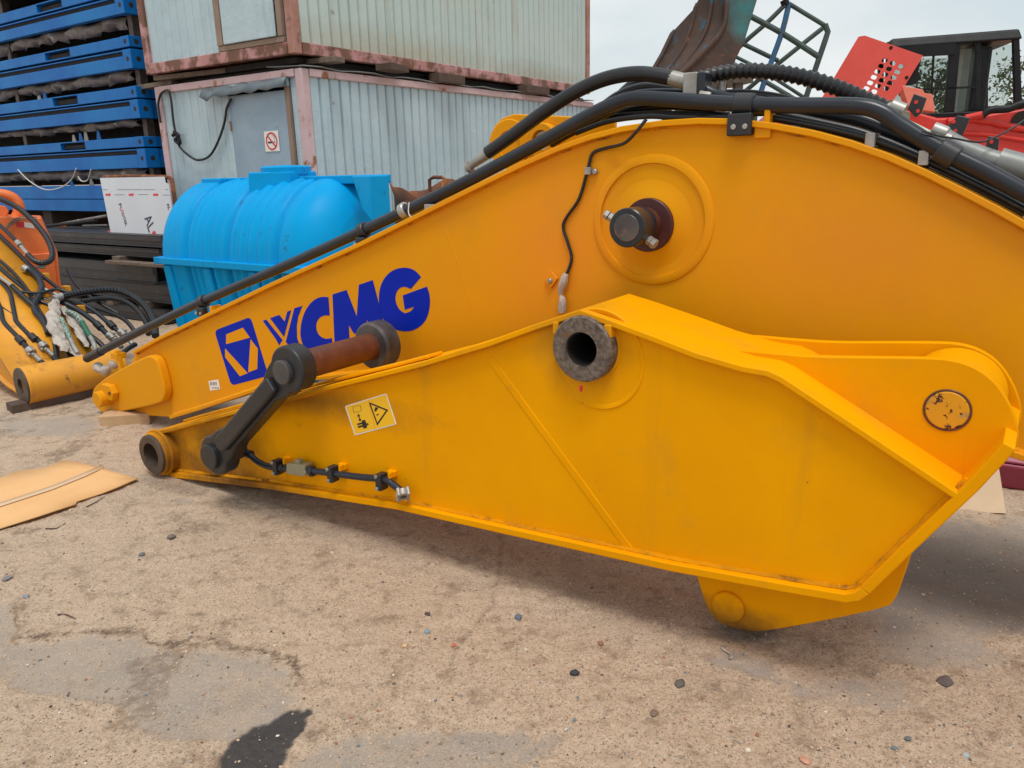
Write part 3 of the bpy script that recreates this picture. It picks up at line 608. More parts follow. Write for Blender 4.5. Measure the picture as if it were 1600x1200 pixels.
# heights of the edges read at the near corner
lev = dict(r2=(rz(198, 21), rz(198, 0)))
RF = Frame(CF.wld((0.0, RY0, 0)), CA)
def zc(py): 
    # height on the corner's vertical line for an image row
    lo, hi = -1., 7.
    for _ in range(40):
        mid = (lo+hi)/2; _, y_ = to_px(RF.O.x, RF.O.y, mid)
        if y_ > py: lo = mid
        else: hi = mid
    return lo
RL, RD = 6.0, 2.4
units = [  # (base bottom, base top, roof bottom, roof top) rows at the corner
    (332, 312, None, None), (311, 288, 262, 232), (229, 213, 184, 155), (152, 134, 106, 76), (72, 55, 20, -8), (-12, -30, -62, -92)]
labels = ['bottom blue folded steel frame, just above the dark beams', 'second blue folded steel frame from the bottom with loose white cord', 'third blue folded steel frame up, behind the white sheet corner level with the tank lid',
          'fourth blue folded steel frame up, level with the lower container roof', 'fifth blue folded steel frame up with torn grey lining hanging out', 'topmost blue folded steel frame, cut off by the picture edge']
labels[2] = 'third blue folded steel frame from the bottom with small blue brackets inside'
def hole_plate(m, y0, z0, z1): pass
for ui, (bb, bt, rb, rtp) in enumerate(units):
    z_bb, z_bt = zc(bb), zc(bt)
    z_rb, z_rt = (zc(rb), zc(rtp)) if rb is not None else (z_bt+.001, z_bt+.003)
    fr = Frame((RF.O.x, RF.O.y, max(0, z_bb)), CA); zb = fr.O.z
    rt = fr.root('folded_frame', labels[ui], 'steel frame', 'blue folded steel frames stacked beside the container')
    h0, h1 = z_bb-zb, z_bt-zb
    # base: beam with fork pocket gap at about y 1.45..1.75
    sh = .0
    fy = [(0.0, 1.32), (1.92, 4.0), (4.6, RL)] if ui > 1 else [(0.0, RL)]
    for a, c in fy: MB().box((sh, a if a else .17, h0), (sh+.08, c, h1)).build('base_beam', 'rack_blue', rt, .006)
    for a, c in ((1.32, 1.92), (4.0, 4.6)) if ui > 1 else ():
        MB().box((sh, a, h1-.012), (sh+.08, c, h1)).build('pocket_lip', 'rack_blue', rt); MB().box((sh, a, h0), (sh+.08, c, h0+.014)).build('pocket_lip', 'rack_blue', rt)
    MB().box((.05, .19, h0+.03), (RD-.05, RL-.05, h1-.04)).build('base_floor', 'rack_dark', rt)
    MB().box((.17, 0.02, h0), (RD, .10, h1)).build('base_beam', 'rack_blue', rt, .006)
    ends = [(h0, h1)]
    if rb is not None:
        h2, h3 = z_rb-zb, z_rt-zb; ends.append((h2, h3))
        # bent lip beam: channel with slot along its top
        slot = .045
        o = MB().box((sh-.01, .17, h2), (sh+.07, RL, h3-slot-.02)).build('roof_beam', 'rack_blue', rt, .006)
        MB().box((sh+.035, .17, h3-slot-.02), (sh+.07, RL, h3)).build('roof_channel', 'rack_dark', rt)
        MB().box((sh+.0, .17, h3-.012), (sh+.06, RL, h3)).build('roof_lip', 'rack_blue', rt)
        MB().box((.17, .02, h2), (RD, .10, h3)).build('roof_beam', 'rack_blue', rt, .006)
        MB().box((.09, .12, h2+.02), (RD-.05, RL-.05, h3-.02)).build('roof_panel', 'rack_dark', rt)
        # folded walls between base and roof
        MB().box((.5, .35, h1+.002), (RD-.1, RL-.1, h2-.002)).build('folded_wall', 'rack_dark', rt)
        for y in (.06, 3.0): MB().box((.10, y, h1), (.20, y+.09, h2)).build('post', 'dark_steel_ring', rt, .006)
        m = MB(); V = []; K = 60
        for i in range(K):
            y = .18+i/(K-1)*5.6; drop = (h2-h1)*(.30+.22*vnoise(np.array(y*2.1), np.array(ui*3.7), 5)+.32*vnoise(np.array(y*9.0), np.array(ui*1.7), 9))
            if ui == 2: drop *= .7
            V += [(.10+.03*math.sin(y*9), y, h2-.002), (.08+.05*math.sin(y*14+ui), y, h2-drop*.5), (.12+.05*math.sin(y*17), y+.01, h2-drop)]
        if ui in (1, 2, 3, 4):
            o = m.add(V, [(3*i+j, 3*i+j+1, 3*i+j+4, 3*i+j+3) for i in range(K-1) for j in range(2)]).build('torn_lining', 'fabric_grey', rt, smooth=60); o.modifiers.new('thick', 'SOLIDIFY').thickness = .006
        # brackets standing in the gap
        for bi, (y, s_) in enumerate({1: ((1.2, .5), (1.5, .6), (2.0, .45)), 2: ((1.15, .75), (1.45, .9), (1.58, .7), (1.75, .6)), 3: ((2.3, 1.0), (2.45, .8))}.get(ui, ())):
            hh = (h2-h1)*.75*s_; MB().prism([(.10, y-.055, h1), (.10, y+.055, h1), (.10, y+.02, h1+hh), (.10, y-.02, h1+hh)], (.012, 0, 0)).build('bracket', 'rack_blue' if bi % 2 == 0 else 'fitting', rt, .003)
    for (ha, hb) in ends:     # corner castings with an oval hole on each outer face
        hh = hb-ha; blk = MB().box((-.012, 0, ha-.002), (.17, .168, hb+.002)).build('corner_casting', 'rack_blue', rt, .006)
        MB().lathe((-.0125, .075, (ha+hb)/2), (1, 0, 0), [(.028, 0), (.028, .002)], 18).build('casting_hole', 'dark_hole', blk)
        MB().lathe((.08, -.0005, (ha+hb)/2), (0, 1, 0), [(.030, 0), (.030, .002)], 18).build('casting_hole', 'dark_hole', blk)
# loose cords on the second frame
for pts, lab in (([(28, 265), (45, 282), (70, 296), (95, 293), (112, 280), (119, 263)], 'thin white cord drooping from the blue frames, larger loop'), ([(122, 276), (128, 283), (137, 281), (142, 265)], 'short white cord loop on the blue frames beside the larger loop')):
    P = [CF.x(x, y, -.05) for x, y in pts]; o = MB().tube(catmull([p-P[0] for p in P], 6), .008, 6).build('cord', 'cord_white'); o.location = CF.wld(P[0]); o.rotation_euler = (0, 0, CF.a); tag(o, lab, 'cord')
# ================================================================== excavator arm in front (frame S)
def plane_frame(deg, off, u):
    a = math.radians(deg); d = Vector((math.cos(a), math.sin(a), 0)); nn_ = Vector((math.sin(a), -math.cos(a), 0)); return Frame(nn_*off+d*u, deg)
S = plane_frame(-34.5, -2.20, -2.2); SW = .38
arm = S.root('excavator_stick', 'yellow excavator arm lying on the sand in front with a warning sticker', 'excavator arm')
YA = 'yellow_arm'
s = lambda px, py, y=0.0: xz(S.y(px, py, y))
top_px = [(232, 678), (374, 639), (482, 610), (657, 566), (760, 534), (840, 505), (905, 484), (952, 500), (1020, 525), (1090, 552), (1160, 572), (1200, 579), (1222, 589), (1345, 670), (1420, 720), (1500, 773)]
bot_px = [(1588, 702), (1574, 719), (1528, 768), (1428, 862), (1358, 930), (1343, 940), (1322, 943), (1240, 929), (1050, 894), (930, 867), (800, 838), (620, 797), (420, 765), (250, 744)]
top = [s(*p) for p in top_px]; bot = [s(*p) for p in bot_px]
T_ = .02
strip(top, T_, 0, SW).build('top_plate', YA, arm, .004, smooth=40)
strip(bot[4:], .03, 0, SW).build('bottom_plate', YA, arm, .005, smooth=40)
# end plate runs past the joint up to the lugs
strip(bot[:5], .032, 0.0, SW-.004).build('end_plate', YA, arm, .005, smooth=40)
out_ = [Vector(p) for p in top+bot[3:]]
cen = sum(out_, Vector((0, 0)))/len(out_)
inset = [p+(cen-p).normalized()*.008 for p in out_]
bc = S.y(908, 546, -.015); R = .5*(S.y(908, 495, -.015).z-S.y(908, 598, -.015).z)
for y0 in (.0425, SW-.0425): plate_holes('side_plate', YA, arm, [(p.x, y0, p.y) for p in inset], [[(bc.x+R*.9*math.cos(a_), y0, bc.z+R*.9*math.sin(a_)) for a_ in np.linspace(0, 2*math.pi, 33)[:-1]]], .015)
# weld fillets between plates
def fillet(pts, r, parent, m, y, name='weld_bead', wob=.0012):
    P = resample([(p[0], y, p[1]) for p in pts], .012); P = [p+Vector((random.uniform(-wob, wob), 0, random.uniform(-wob, wob))) for p in P]
    return MB().tube(P, r, 6, rfun=lambda t: r*(1+.07*math.sin(t*531)+.05*math.sin(t*97))).build(name, m, parent)
def offset(poly, d):
    Q = []
    P = [Vector(p) for p in poly]
    for i, p in enumerate(P):
        ns = []
        if i > 0: q = (p-P[i-1]).normalized(); ns.append(Vector((q.y, -q.x)))
        if i < len(P)-1: q = (P[i+1]-p).normalized(); ns.append(Vector((q.y, -q.x)))
        n_ = sum(ns, Vector((0, 0))).normalized(); Q.append(p+n_*d/max(.4, n_.dot(ns[0])))
    return Q
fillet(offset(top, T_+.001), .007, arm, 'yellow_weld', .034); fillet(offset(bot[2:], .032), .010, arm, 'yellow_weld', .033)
# butt weld ridge across the side plate
w0, w1 = s(765, 560, .035), s(985, 860, .035)
dv = (Vector(w1)-Vector(w0)).normalized(); nrm = Vector((dv.y, -dv.x))
for k_, (off, r_) in enumerate(((-.012, .004), (.012, .004))):
    fillet([Vector(w0)+nrm*off, Vector(w1)+nrm*off], r_, arm, YA, .0365)
MB().prism([(p.x, .0348, p.y) for p in (Vector(w0)+nrm*.012, Vector(w1)+nrm*.012, Vector(w1)-nrm*.012, Vector(w0)-nrm*.012)], (0, -.0025, 0)).build('weld_seam', YA, arm)
# pivot boss with raw face and a pad ring welded round it
bc = S.y(908, 546, -.015); R = .5*(S.y(908, 495, -.015).z-S.y(908, 598, -.015).z)
ri = .5*(S.y(908, 520, -.015).z-S.y(908, 574, -.015).z)
bs = MB().ring(Vector((bc.x, 0, bc.z)), (0, 1, 0), ri, R, -.016, SW-.02, 56, .006).build('pivot_boss', 'raw_steel', arm)
MB().ring(Vector((bc.x, 0, bc.z)), (0, 1, 0), ri-.004, ri-.0005, -.008, SW-.03, 48, .001).build('bushing', 'bore_dark', bs)
MB().disc(Vector((bc.x, 0, bc.z)), (0, 1, 0), R*.9, SW-.019, SW-.006, 40).build('dark_end_disc', 'dark_hole', bs)  # dark disc added to close the bore, so the hole reads black
MB().ring(Vector((bc.x, .030, bc.z)), (0, 1, 0), R+.0005, R+.009, .0, .006, 56, .002).build('weld_collar', YA, bs)
MB().lathe((bc.x+.003, -.02, bc.z-R-.012), (0, 0, -1), [(.006, 0), (.006, .012), (.003, .02)], 10).build('grease_nipple', 'print_red', bs)
pc = S.y(932, 562, .03); Rp = pc.z-S.y(932, 640, .03).z
MB().lathe(Vector((pc.x, .0355, pc.z)), (0, -1, 0), [(Rp-.02, 0), (Rp-.013, .004), (Rp-.004, .0045), (Rp, 0)], 64, caps=False).build('pad_ring', YA, arm)
# small cover plates above the boss where the flange is notched
for a_, c_ in (((868, 503), (866, 522)), ((946, 507), (950, 528))):
    p, q = S.y(*a_, .0), S.y(*c_, .0); MB().box((min(p.x, q.x)-.005, -.004, q.z), (max(p.x, q.x)+.012, .03, p.z)).build('gusset', YA, arm, .004)
# tip boss
tb = S.y(236, 711, -.06); Rt = .5*(S.y(236, 681, -.06).z-S.y(236, 742, -.06).z); rit = Rt*.62
b2 = MB().ring(Vector((tb.x, 0, tb.z)), (0, 1, 0), rit, Rt, -.045, SW+.05, 44, .006).build('tip_boss', YA, arm)
MB().ring(Vector((tb.x, 0, tb.z)), (0, 1, 0), rit-.006, Rt-.008, -.062, SW+.06, 44, .004).build('bushing', 'dark_steel_ring', b2)
MB().ring(Vector((tb.x, 0, tb.z)), (0, 1, 0), Rt+.0005, Rt+.012, -.02, -.002, 44, .004).build('collar', YA, b2)
q = S.y(256, 710, -.03); MB().ring(Vector((q.x, -.03, q.z)), (0, 1, 0), .009, .018, -.006, .03, 16, .002).build('pin_lock_lug', YA, b2)
# upper stiffener strip on the top plate near the tip
tp = offset([s(*p) for p in [(268, 666), (395, 632), (482, 608), (600, 580), (650, 567)]], -.001); strip(tp, .014, .07, .17, -1).build('top_rib', YA, arm, .004)
# linkage pin seat low on the arm
ls = S.y(333, 712, .03); MB().disc(Vector((ls.x, .034, ls.z)), (0, -1, 0), .10, 0, .03, 40).build('link_seat', YA, arm)
# rear lugs (two plates) with a boss between them and a pin through
near_l = [(1140, 546), (1200, 552), (1270, 558), (1360, 559), (1450, 560), (1490, 563), (1525, 575), (1555, 597), (1578, 632), (1590, 665), (1592, 690), (1586, 705), (1500, 762), (1345, 655), (1222, 575)]
near_l = [(q_.x, q_.y) for q_ in smooth_poly(near_l, 2, 45)]
lp = [S.y(x, y, .14) for x, y in near_l]
arm_lug = MB().prism(lp, (0, .03, 0)).build('rear_lug', YA, arm, .003)
far_d = .225; MB().prism([Vector((p.x, .14+far_d, p.z)) for p in lp], (0, .03, 0)).build('rear_lug', YA, arm, .003)
pcx = S.y(1480, 641, .14); Rr = .5*(S.y(1480, 609, .14).z-S.y(1480, 672, .14).z)
pin = MB().disc(Vector((pcx.x, .139, pcx.z)), (0, -1, 0), Rr*.94, -.26, .004, 44).build('lug_pin', 'pin_chipped', arm)
MB().ring(Vector((pcx.x, .14, pcx.z)), (0, -1, 0), Rr*.95, Rr*1.05, -.004, .003, 44, .001).build('pin_rim', 'rust_pin', pin)
MB().ring(Vector((pcx.x, .0, pcx.z)), (0, 1, 0), Rr, Rr*2.35, .185, .35, 44, .006).build('lug_boss', YA, arm)
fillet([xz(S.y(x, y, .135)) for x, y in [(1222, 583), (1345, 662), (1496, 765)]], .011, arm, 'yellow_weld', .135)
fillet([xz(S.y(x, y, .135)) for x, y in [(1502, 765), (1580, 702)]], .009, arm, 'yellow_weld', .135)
# lower lugs touching the ground
low = [(1085, 890), (1092, 912), (1103, 945), (1112, 962), (1130, 977), (1165, 988), (1205, 986), (1385, 951), (1398, 938), (1408, 915), (1421, 868), (1430, 840), (1330, 900)]
low = [(q_.x, q_.y) for q_ in smooth_poly(low, 2, 60)]
ll = [S.y(x, y, .17) for x, y in low]; dzl = min(p.z for p in ll)
ll2 = [Vector((p.x, .17, p.z)) for p in ll]
MB().prism(ll2, (0, .035, 0)).build('lower_lug', YA, arm, .004); MB().prism([p+Vector((0, .12, 0)) for p in ll2], (0, .035, 0)).build('lower_lug', YA, arm, .004)
lc = S.y(1138, 948, .165); Rl = .5*(S.y(1138, 925, .165).z-S.y(1138, 971, .165).z)
MB().disc(Vector((lc.x, .169, lc.z)), (0, -1, 0), Rl, -.17, .012, 40).build('lower_pin', YA, arm)
# hydraulic line along the side
pf = [S.y(x, y, -.01) for x, y in ((378, 706), (388, 709), (404, 722), (424, 730), (452, 732), (500, 737), (560, 745), (600, 749), (614, 757), (628, 768))]
MB().tube(catmull(pf, 6), .0155, 14).build('line_pipe', 'pipe_grey', arm)
d_ = (pf[1]-pf[0]).normalized(); MB().hexnut(pf[0], d_, .026, -.012, .026).build('line_nut', 'zinc_olive', arm); MB().lathe(pf[1], d_, [(.021, -.004), (.021, .022)], 16).build('line_sleeve', 'hose_black', arm)
vb = [S.y(447, 724, -.03), S.y(476, 727, -.03), S.y(476, 745, -.03), S.y(447, 741, -.03)]
v0 = MB().prism(vb, (0, .05, 0)).build('shutoff_valve', 'zinc_olive', arm, .004)
vt = S.y(468, 722, -.005); MB().box((vt.x-.014, -.02, vt.z-.005), (vt.x+.014, .008, vt.z+.016)).build('valve_stem', 'zinc_olive', v0, .003)
vd = (S.y(560, 745, -.01)-S.y(452, 732, -.01)).normalized()
for px_, r_, m_ in ((441, .023, 'hose_black'), (480, .021, 'zinc_olive'), (488, .026, 'hose_black')):
    c_ = S.y(px_, 731+(px_-441)*.11, -.008); MB().hexnut(c_, vd, r_, -.011, .013).build('line_nut', m_, arm)
for (px_, py_) in ((434, 730), (520, 741), (596, 753)):
    c_ = S.y(px_, py_, -.012); cl = MB().box((c_.x-.016, -.035, c_.z-.034), (c_.x+.016, .012, c_.z+.040)).build('pipe_clamp', 'black_paint', arm, .004)
    for dz_ in (.03, -.024): MB().disc(Vector((c_.x-.006, -.035, c_.z+dz_)), (0, -1, 0), .0085, 0, .007, 12, .002).build('bolt', 'fitting', cl)
    MB().box((c_.x+.010, .012, c_.z+.020), (c_.x+.05, .036, c_.z+.046)).build('clamp_bracket', YA, arm, .003)
    MB().box((c_.x+.04, -.012, c_.z+.022), (c_.x+.05, .012, c_.z+.05)).build('clamp_tab', YA, arm, .002)
fe = S.y(630, 773, -.02); fd = Vector((.62, -.52, -.58)).normalized()
fl = MB().ring(fe, fd, .014, .026, -.02, .012, 24, .003).build('pipe_flange', 'fitting', arm)
MB().disc(fe, fd, .014, -.018, -.004, 20).build('flange_mouth', 'dark_hole', fl)
e1 = fd.cross(Vector((0, 0, 1))).normalized(); e2 = fd.cross(e1)
for a_ in (45, 135, 225, 315):
    c_ = fe+e1*(.029*math.cos(math.radians(a_)))+e2*(.029*math.sin(math.radians(a_))); MB().disc(c_, fd, .008, -.02, .017, 10, .002).build('flange_bolt', 'fitting', fl)
# stickers and stamped marks
def decal(fr, pts, y, m, parent, name, th=.0008):
    P = [fr.y(x, yy_, y) for x, yy_ in pts]; P = [Vector((p.x, y, p.z)) for p in P]; return MB().prism(P, (0, -th, 0)).build(name, m, parent, smooth=0)
def rdecal(fr, pts, y, m, parent, name, rad=.15):
    Q = []
    for i in range(len(pts)):
        a, c, d2 = Vector(pts[i-1]), Vector(pts[i]), Vector(pts[(i+1) % len(pts)])
        p1 = c.lerp(a, rad); p2 = c.lerp(d2, rad)
        for t_ in (0, .25, .5, .75, 1): Q.append(((p1*(1-t_)**2+c*2*t_*(1-t_)+p2*t_*t_)))
    return decal(fr, [(q.x, q.y) for q in Q], y, m, parent, name)
z4 = lambda l_: [(300+a/4, 400+c/4) for a, c in l_]
ys = .0345
st = rdecal(S, z4([(955, 938), (1215, 858), (1280, 1052), (1018, 1122)]), ys, 'decal_white', arm, 'warning_sticker', .05)
decal(S, z4([(964, 942), (1211, 866), (1271, 1048), (1022, 1113)]), ys-.001, 'warn_yellow', st, 'sticker_field')
tri = z4([(1104, 912), (1226, 962), (1158, 1060)]); 
def ringpoly(fr, outer, k_, y, m, parent, name):
    c_ = (sum(a for a, _ in outer)/len(outer), sum(b_ for _, b_ in outer)/len(outer)); inn = [(c_[0]+(a-c_[0])*k_, c_[1]+(b_-c_[1])*k_) for a, b_ in outer]
    mm = MB(); n_ = len(outer)
    for i in range(n_):
        j = (i+1) % n_; P = [fr.y(*q, y) for q in (outer[i], outer[j], inn[j], inn[i])]; mm.prism([Vector((p.x, y, p.z)) for p in P], (0, -.0006, 0))
    return mm.build(name, m, parent, smooth=0)
ringpoly(S, tri, .78, ys-.002, 'decal_black', st, 'warning_triangle')
ringpoly(S, z4([(1004, 942), (1052, 932), (1060, 968), (1012, 980)]), .93, ys-.002, 'decal_black', st, 'load_outline')
decal(S, z4([(1145, 945), (1165, 948), (1150, 972), (1140, 968)]), ys-.002, 'decal_black', st, 'falling_mark'); decal(S, z4([(1152, 990), (1166, 986), (1168, 992), (1154, 997)]), ys-.002, 'decal_black', st, 'falling_mark')
decal(S, z4([(1100, 898), (1103, 897), (1146, 1078), (1143, 1079)]), ys-.002, 'decal_yellow', st, 'divider')
decal(S, z4([(1038, 985), (1052, 1000), (1046, 1002), (1050, 1018), (1058, 1016), (1052, 1036), (1040, 1022), (1046, 1020), (1041, 1003), (1034, 1004)]), ys-.002, 'decal_black', st, 'arrow')
for pg in ([(1032, 1047), (1062, 1040), (1064, 1050), (1035, 1058)], [(1036, 1064), (1066, 1056), (1068, 1066), (1040, 1075)], [(1062, 1036), (1086, 1034), (1094, 1064), (1068, 1070)], [(1060, 1028), (1082, 1024), (1084, 1032), (1063, 1037)], [(1070, 1070), (1092, 1064), (1094, 1072), (1074, 1079)], [(1091, 1046), (1101, 1044), (1104, 1055), (1094, 1058)]):
    decal(S, z4(pg), ys-.002, 'decal_black', st, 'person_pictogram')
for (x, y, w, h) in ((1499, 757, 9, 5),): decal(S, [(x-w, y-h), (x-w+2, y+h+2), (x+w, y)], .128, 'decal_black', arm, 'paint_chip')

# ================================================================== bucket link lying across the arm
LK = Frame(S.wld((S.y(445, 585, -.16).x, -.16, 0)), -34.5)
lk = LK.root('bucket_link', 'black bucket link with a rusty cross tube lying on the front arm', 'bucket link')
lk.location = LK.O
c0 = LK.y(447, 578, 0); c1 = LK.y(333, 712, 0)
R0 = .5*(LK.y(450, 540, 0).z-LK.y(450, 612, 0).z); R1 = .5*(LK.y(333, 684, 0).z-LK.y(333, 742, 0).z)
def link_outline(y):
    a, c = Vector((c0.x, c0.z)), Vector((c1.x, c1.z)); d = (c-a).normalized(); n_ = Vector((-d.y, d.x)); P = []
    L_ = (c-a).length; hw = .056
    for k_ in range(0, 25):
        t_ = math.radians(-125+250*k_/24); P.append(a - d*(R0*math.cos(t_)) + n_*(R0*math.sin(t_)))
    P += [a+n_*(hw*1.35)+d*(R0*1.15), a+n_*hw+d*(R0*1.7), c+n_*hw-d*(R1*1.9), c+n_*(hw*1.3)-d*(R1*1.3)]
    for k_ in range(0, 25):
        t_ = math.radians(-125+250*k_/24); P.append(c + d*(R1*math.cos(t_)) - n_*(R1*math.sin(t_)))
    P += [c-n_*(hw*1.3)-d*(R1*1.3), c-n_*hw-d*(R1*1.9), a-n_*hw+d*(R0*1.7), a-n_*(hw*1.35)+d*(R0*1.15)]
    return [(p.x, y, p.y) for p in P]
for y in (0.0,): MB().prism(link_outline(y), (0, .085, 0)).build('link_arm', 'black_paint', lk, .012, seg=3)
MB().prism(link_outline(.60), (0, .085, 0)).build('link_arm', 'black_paint', lk, .012, seg=3).hide_render = False
# raised spine along the arm
a, c = Vector((c0.x, c0.z)), Vector((c1.x, c1.z)); d = (c-a).normalized(); n_ = Vector((-d.y, d.x))
sp = [a+d*(R0*1.05)+n_*.036, c-d*(R1*1.25)+n_*.040, c-d*(R1*.95), c-d*(R1*1.25)-n_*.040, a+d*(R0*1.05)-n_*.036]
MB().prism([(p.x, .001, p.y) for p in sp], (0, -.03, 0)).build('link_spine', 'black_paint', lk, .010, seg=3)
MB().disc((c0.x-.012, 0, c0.z-.01), (0, -1, 0), R0*.52, 0, .022, 40, .004).build('pin_cap', 'link_worn', lk)
MB().disc((c1.x-.012, 0, c1.z-.004), (0, -1, 0), R1*.62, 0, .022, 40, .004).build('pin_cap', 'black_paint', lk)
MB().disc((c1.x, .085, c1.z), (0, 1, 0), R1*.6, 0, .07, 32, .004).build('pin_shank', 'black_paint', lk)
MB().lathe((c0.x, 0, c0.z), (0, 1, 0), [(R0*.62, .084), (R0*.62, .50)], 40).build('cross_tube', 'rust_pin', lk)
fd_ = MB().ring((c0.x, 0, c0.z), (0, 1, 0), R0*.5, R0*1.12, .50, .598, 44, .012).build('end_disc', 'link_worn', lk)
# the far link arm would foul the boom: rotate it down behind the arm
for o in lk.children:
    if o.name.startswith('link_arm') and min(v.co.y for v in o.data.vertices) > .3: bpy.data.objects.remove(o); break

# ================================================================== boom behind (frame B)
B = plane_frame(-33, -2.78, -2.7); BW = .46
boom = B.root('excavator_boom', 'big yellow excavator boom with blue lettering standing behind the front arm', 'excavator boom')
YB = 'yellow_boom'
bxz = lambda px, py, y=0.0: xz(B.y(px, py, y))
btop_px = [(206, 549), (246, 527), (320, 491), (420, 443), (560, 379), (640, 339), (700, 309), (760, 279), (820, 250), (870, 228), (920, 210), (970, 197), (1030, 188), (1090, 184), (1150, 185), (1210, 192), (1270, 203), (1330, 219), (1390, 240), (1450, 266), (1510, 296), (1560, 322), (1610, 350), (1660, 380)]
btop = [bxz(*p) for p in btop_px]
# beyond the frame the boom bends down to its foot
ex = Vector(btop[-1]); btop += [(ex.x+.35, ex.y-.22), (ex.x+.8, ex.y-.55), (ex.x+1.1, ex.y-.85)]
p_rb = Vector(bxz(1600, 722)); 
bbot = [(ex.x+1.15, .12), (ex.x+.8, .20), (p_rb.x+.45, p_rb.y-.22), tuple(p_rb), (p_rb.x-.45, p_rb.y+.10), bxz(1000, 620), bxz(800, 590), bxz(600, 585), bxz(480, 596), bxz(400, 612), bxz(312, 641), bxz(265, 655), bxz(170, 648)]
strip(btop, .022, 0, BW).build('top_plate', YB, boom, .004, smooth=50)
strip(bbot[:-1], .022, 0, BW).build('bottom_plate', YB, boom, .004, smooth=50)
outl = [Vector(p) for p in btop+bbot]; inn = offset([*btop], .006)+offset([*bbot], .006)
for y0 in (.03, BW-.045): MB().prism([(p.x, y0, p.y) for p in inn], (0, .015, 0)).build('side_plate', YB, boom)
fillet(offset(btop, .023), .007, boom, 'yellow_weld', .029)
fillet(offset(bbot[:-1], .023), .008, boom, YB, .029)
ftx = ex.x+1.1; MB().ring((ftx, 0, .42), (0, 1, 0), .07, .16, -.03, BW+.03, 40).build('foot_boss', 'raw_steel', boom)
# tip plate and pin
tipp = [(146, 600), (226, 556), (238, 556), (247, 566), (258, 610), (256, 624), (248, 632), (165, 648), (152, 640), (143, 622)]
tipr = [(q_.x, q_.y) for q_ in smooth_poly(tipp, 3, 70)]
for y0, y1 in ((-.03, .03), (BW-.03, BW+.03)): MB().prism([Vector((p.x, y0, p.z)) for p in (B.y(x, y, -.03) for x, y in tipr)], (0, y1-y0, 0)).build('tip_plate', YB, boom, .012, seg=3)
tc_ = B.y(151, 624, -.10); Rk = .055
MB().disc((tc_.x+.03, -.028, tc_.z+.005), (0, -1, 0), Rk*1.0, -.52, .09, 36, .006).build('tip_pin', YB, boom)
q = B.y(172, 613, -.06); MB().prism([Vector((q.x+dx, -.03, q.z+dz_)) for dx, dz_ in ((-.09, -.05), (.03, -.055), (.06, 0), (.03, .05), (-.07, .055))], (0, -.045, 0)).build('pin_keeper', YB, boom, .006)
MB().disc((q.x+.02, -.075, q.z), (0, -1, 0), .012, 0, .008, 12).build('keeper_bolt', 'rust_pin', boom)
# logo badge and letters
yb = .0295
bd = rdecal(B, z4([(140, 466), (366, 380), (478, 748), (246, 810)]), yb, 'decal_blue', boom, 'logo_badge', .10)
for pg in ([(214, 490), (318, 448), (362, 510), (213, 551)], [(207, 578), (348, 732), (300, 752), (207, 632)], [(366, 520), (412, 580), (408, 706), (352, 727)]): decal(B, z4(pg), yb-.001, YB, bd, 'badge_facet', .0006)
LT = {'letter_x': [[(443, 405), (464, 397), (566, 525), (545, 558), (525, 520)], [(488, 388), (546, 368), (579, 410), (596, 347), (620, 339), (576, 506)], [(640, 326), (690, 311), (664, 380), (655, 440), (657, 510), (676, 570), (710, 620), (640, 600), (586, 536)]],
      'letter_c': [[(853, 257), (800, 254), (748, 284), (704, 345), (680, 425), (676, 500), (694, 560), (730, 603), (775, 612), (820, 598), (882, 574), (874, 512), (840, 520), (802, 506), (778, 468), (775, 422), (795, 385), (828, 370), (861, 372)]],
      'letter_m': [[(878, 240), (966, 212), (1030, 378), (1043, 180), (1130, 150), (1222, 506), (1122, 540), (1096, 398), (1070, 470), (1012, 485), (980, 430), (986, 548), (893, 578)]],
      'letter_g': [[(1432, 131), (1392, 86), (1330, 69), (1260, 84), (1205, 130), (1172, 200), (1166, 295), (1185, 380), (1230, 438), (1290, 468), (1368, 472), (1430, 440), (1470, 390), (1489, 310), (1486, 240), (1468, 191), (1317, 246), (1330, 336), (1388, 317), (1370, 346), (1330, 358), (1295, 336), (1272, 290), (1272, 236), (1295, 200), (1330, 190), (1368, 206)]]}
for nm, pl in LT.items():
    for pg in pl: decal(B, [(q_.x, q_.y) for q_ in smooth_poly(z4(pg))] if nm in ('letter_c', 'letter_g') else z4(pg), yb, 'decal_blue', boom, nm)
tg = decal(B, z4([(103, 782), (165, 771), (176, 832), (114, 842)]), yb, 'decal_white', boom, 'paper_tag')
for y_ in (788, 798, 820): 
    for k_ in range(5): x_ = 112+k_*9+(14 if y_ == 820 else 0); decal(B, z4([(x_, y_), (x_+3, y_-1), (x_+6, y_+10), (x_+3, y_+10)]), yb-.001, 'print_navy', tg, 'handwriting')
# vertical seam welds on the boom side
for pts in ([(690, 350), (712, 400), (735, 470), (742, 500)], [(247, 535), (262, 590), (268, 650)]): fillet([bxz(x, y, .03) for x, y in pts], .0028, boom, YB, .0305, wob=.0004)
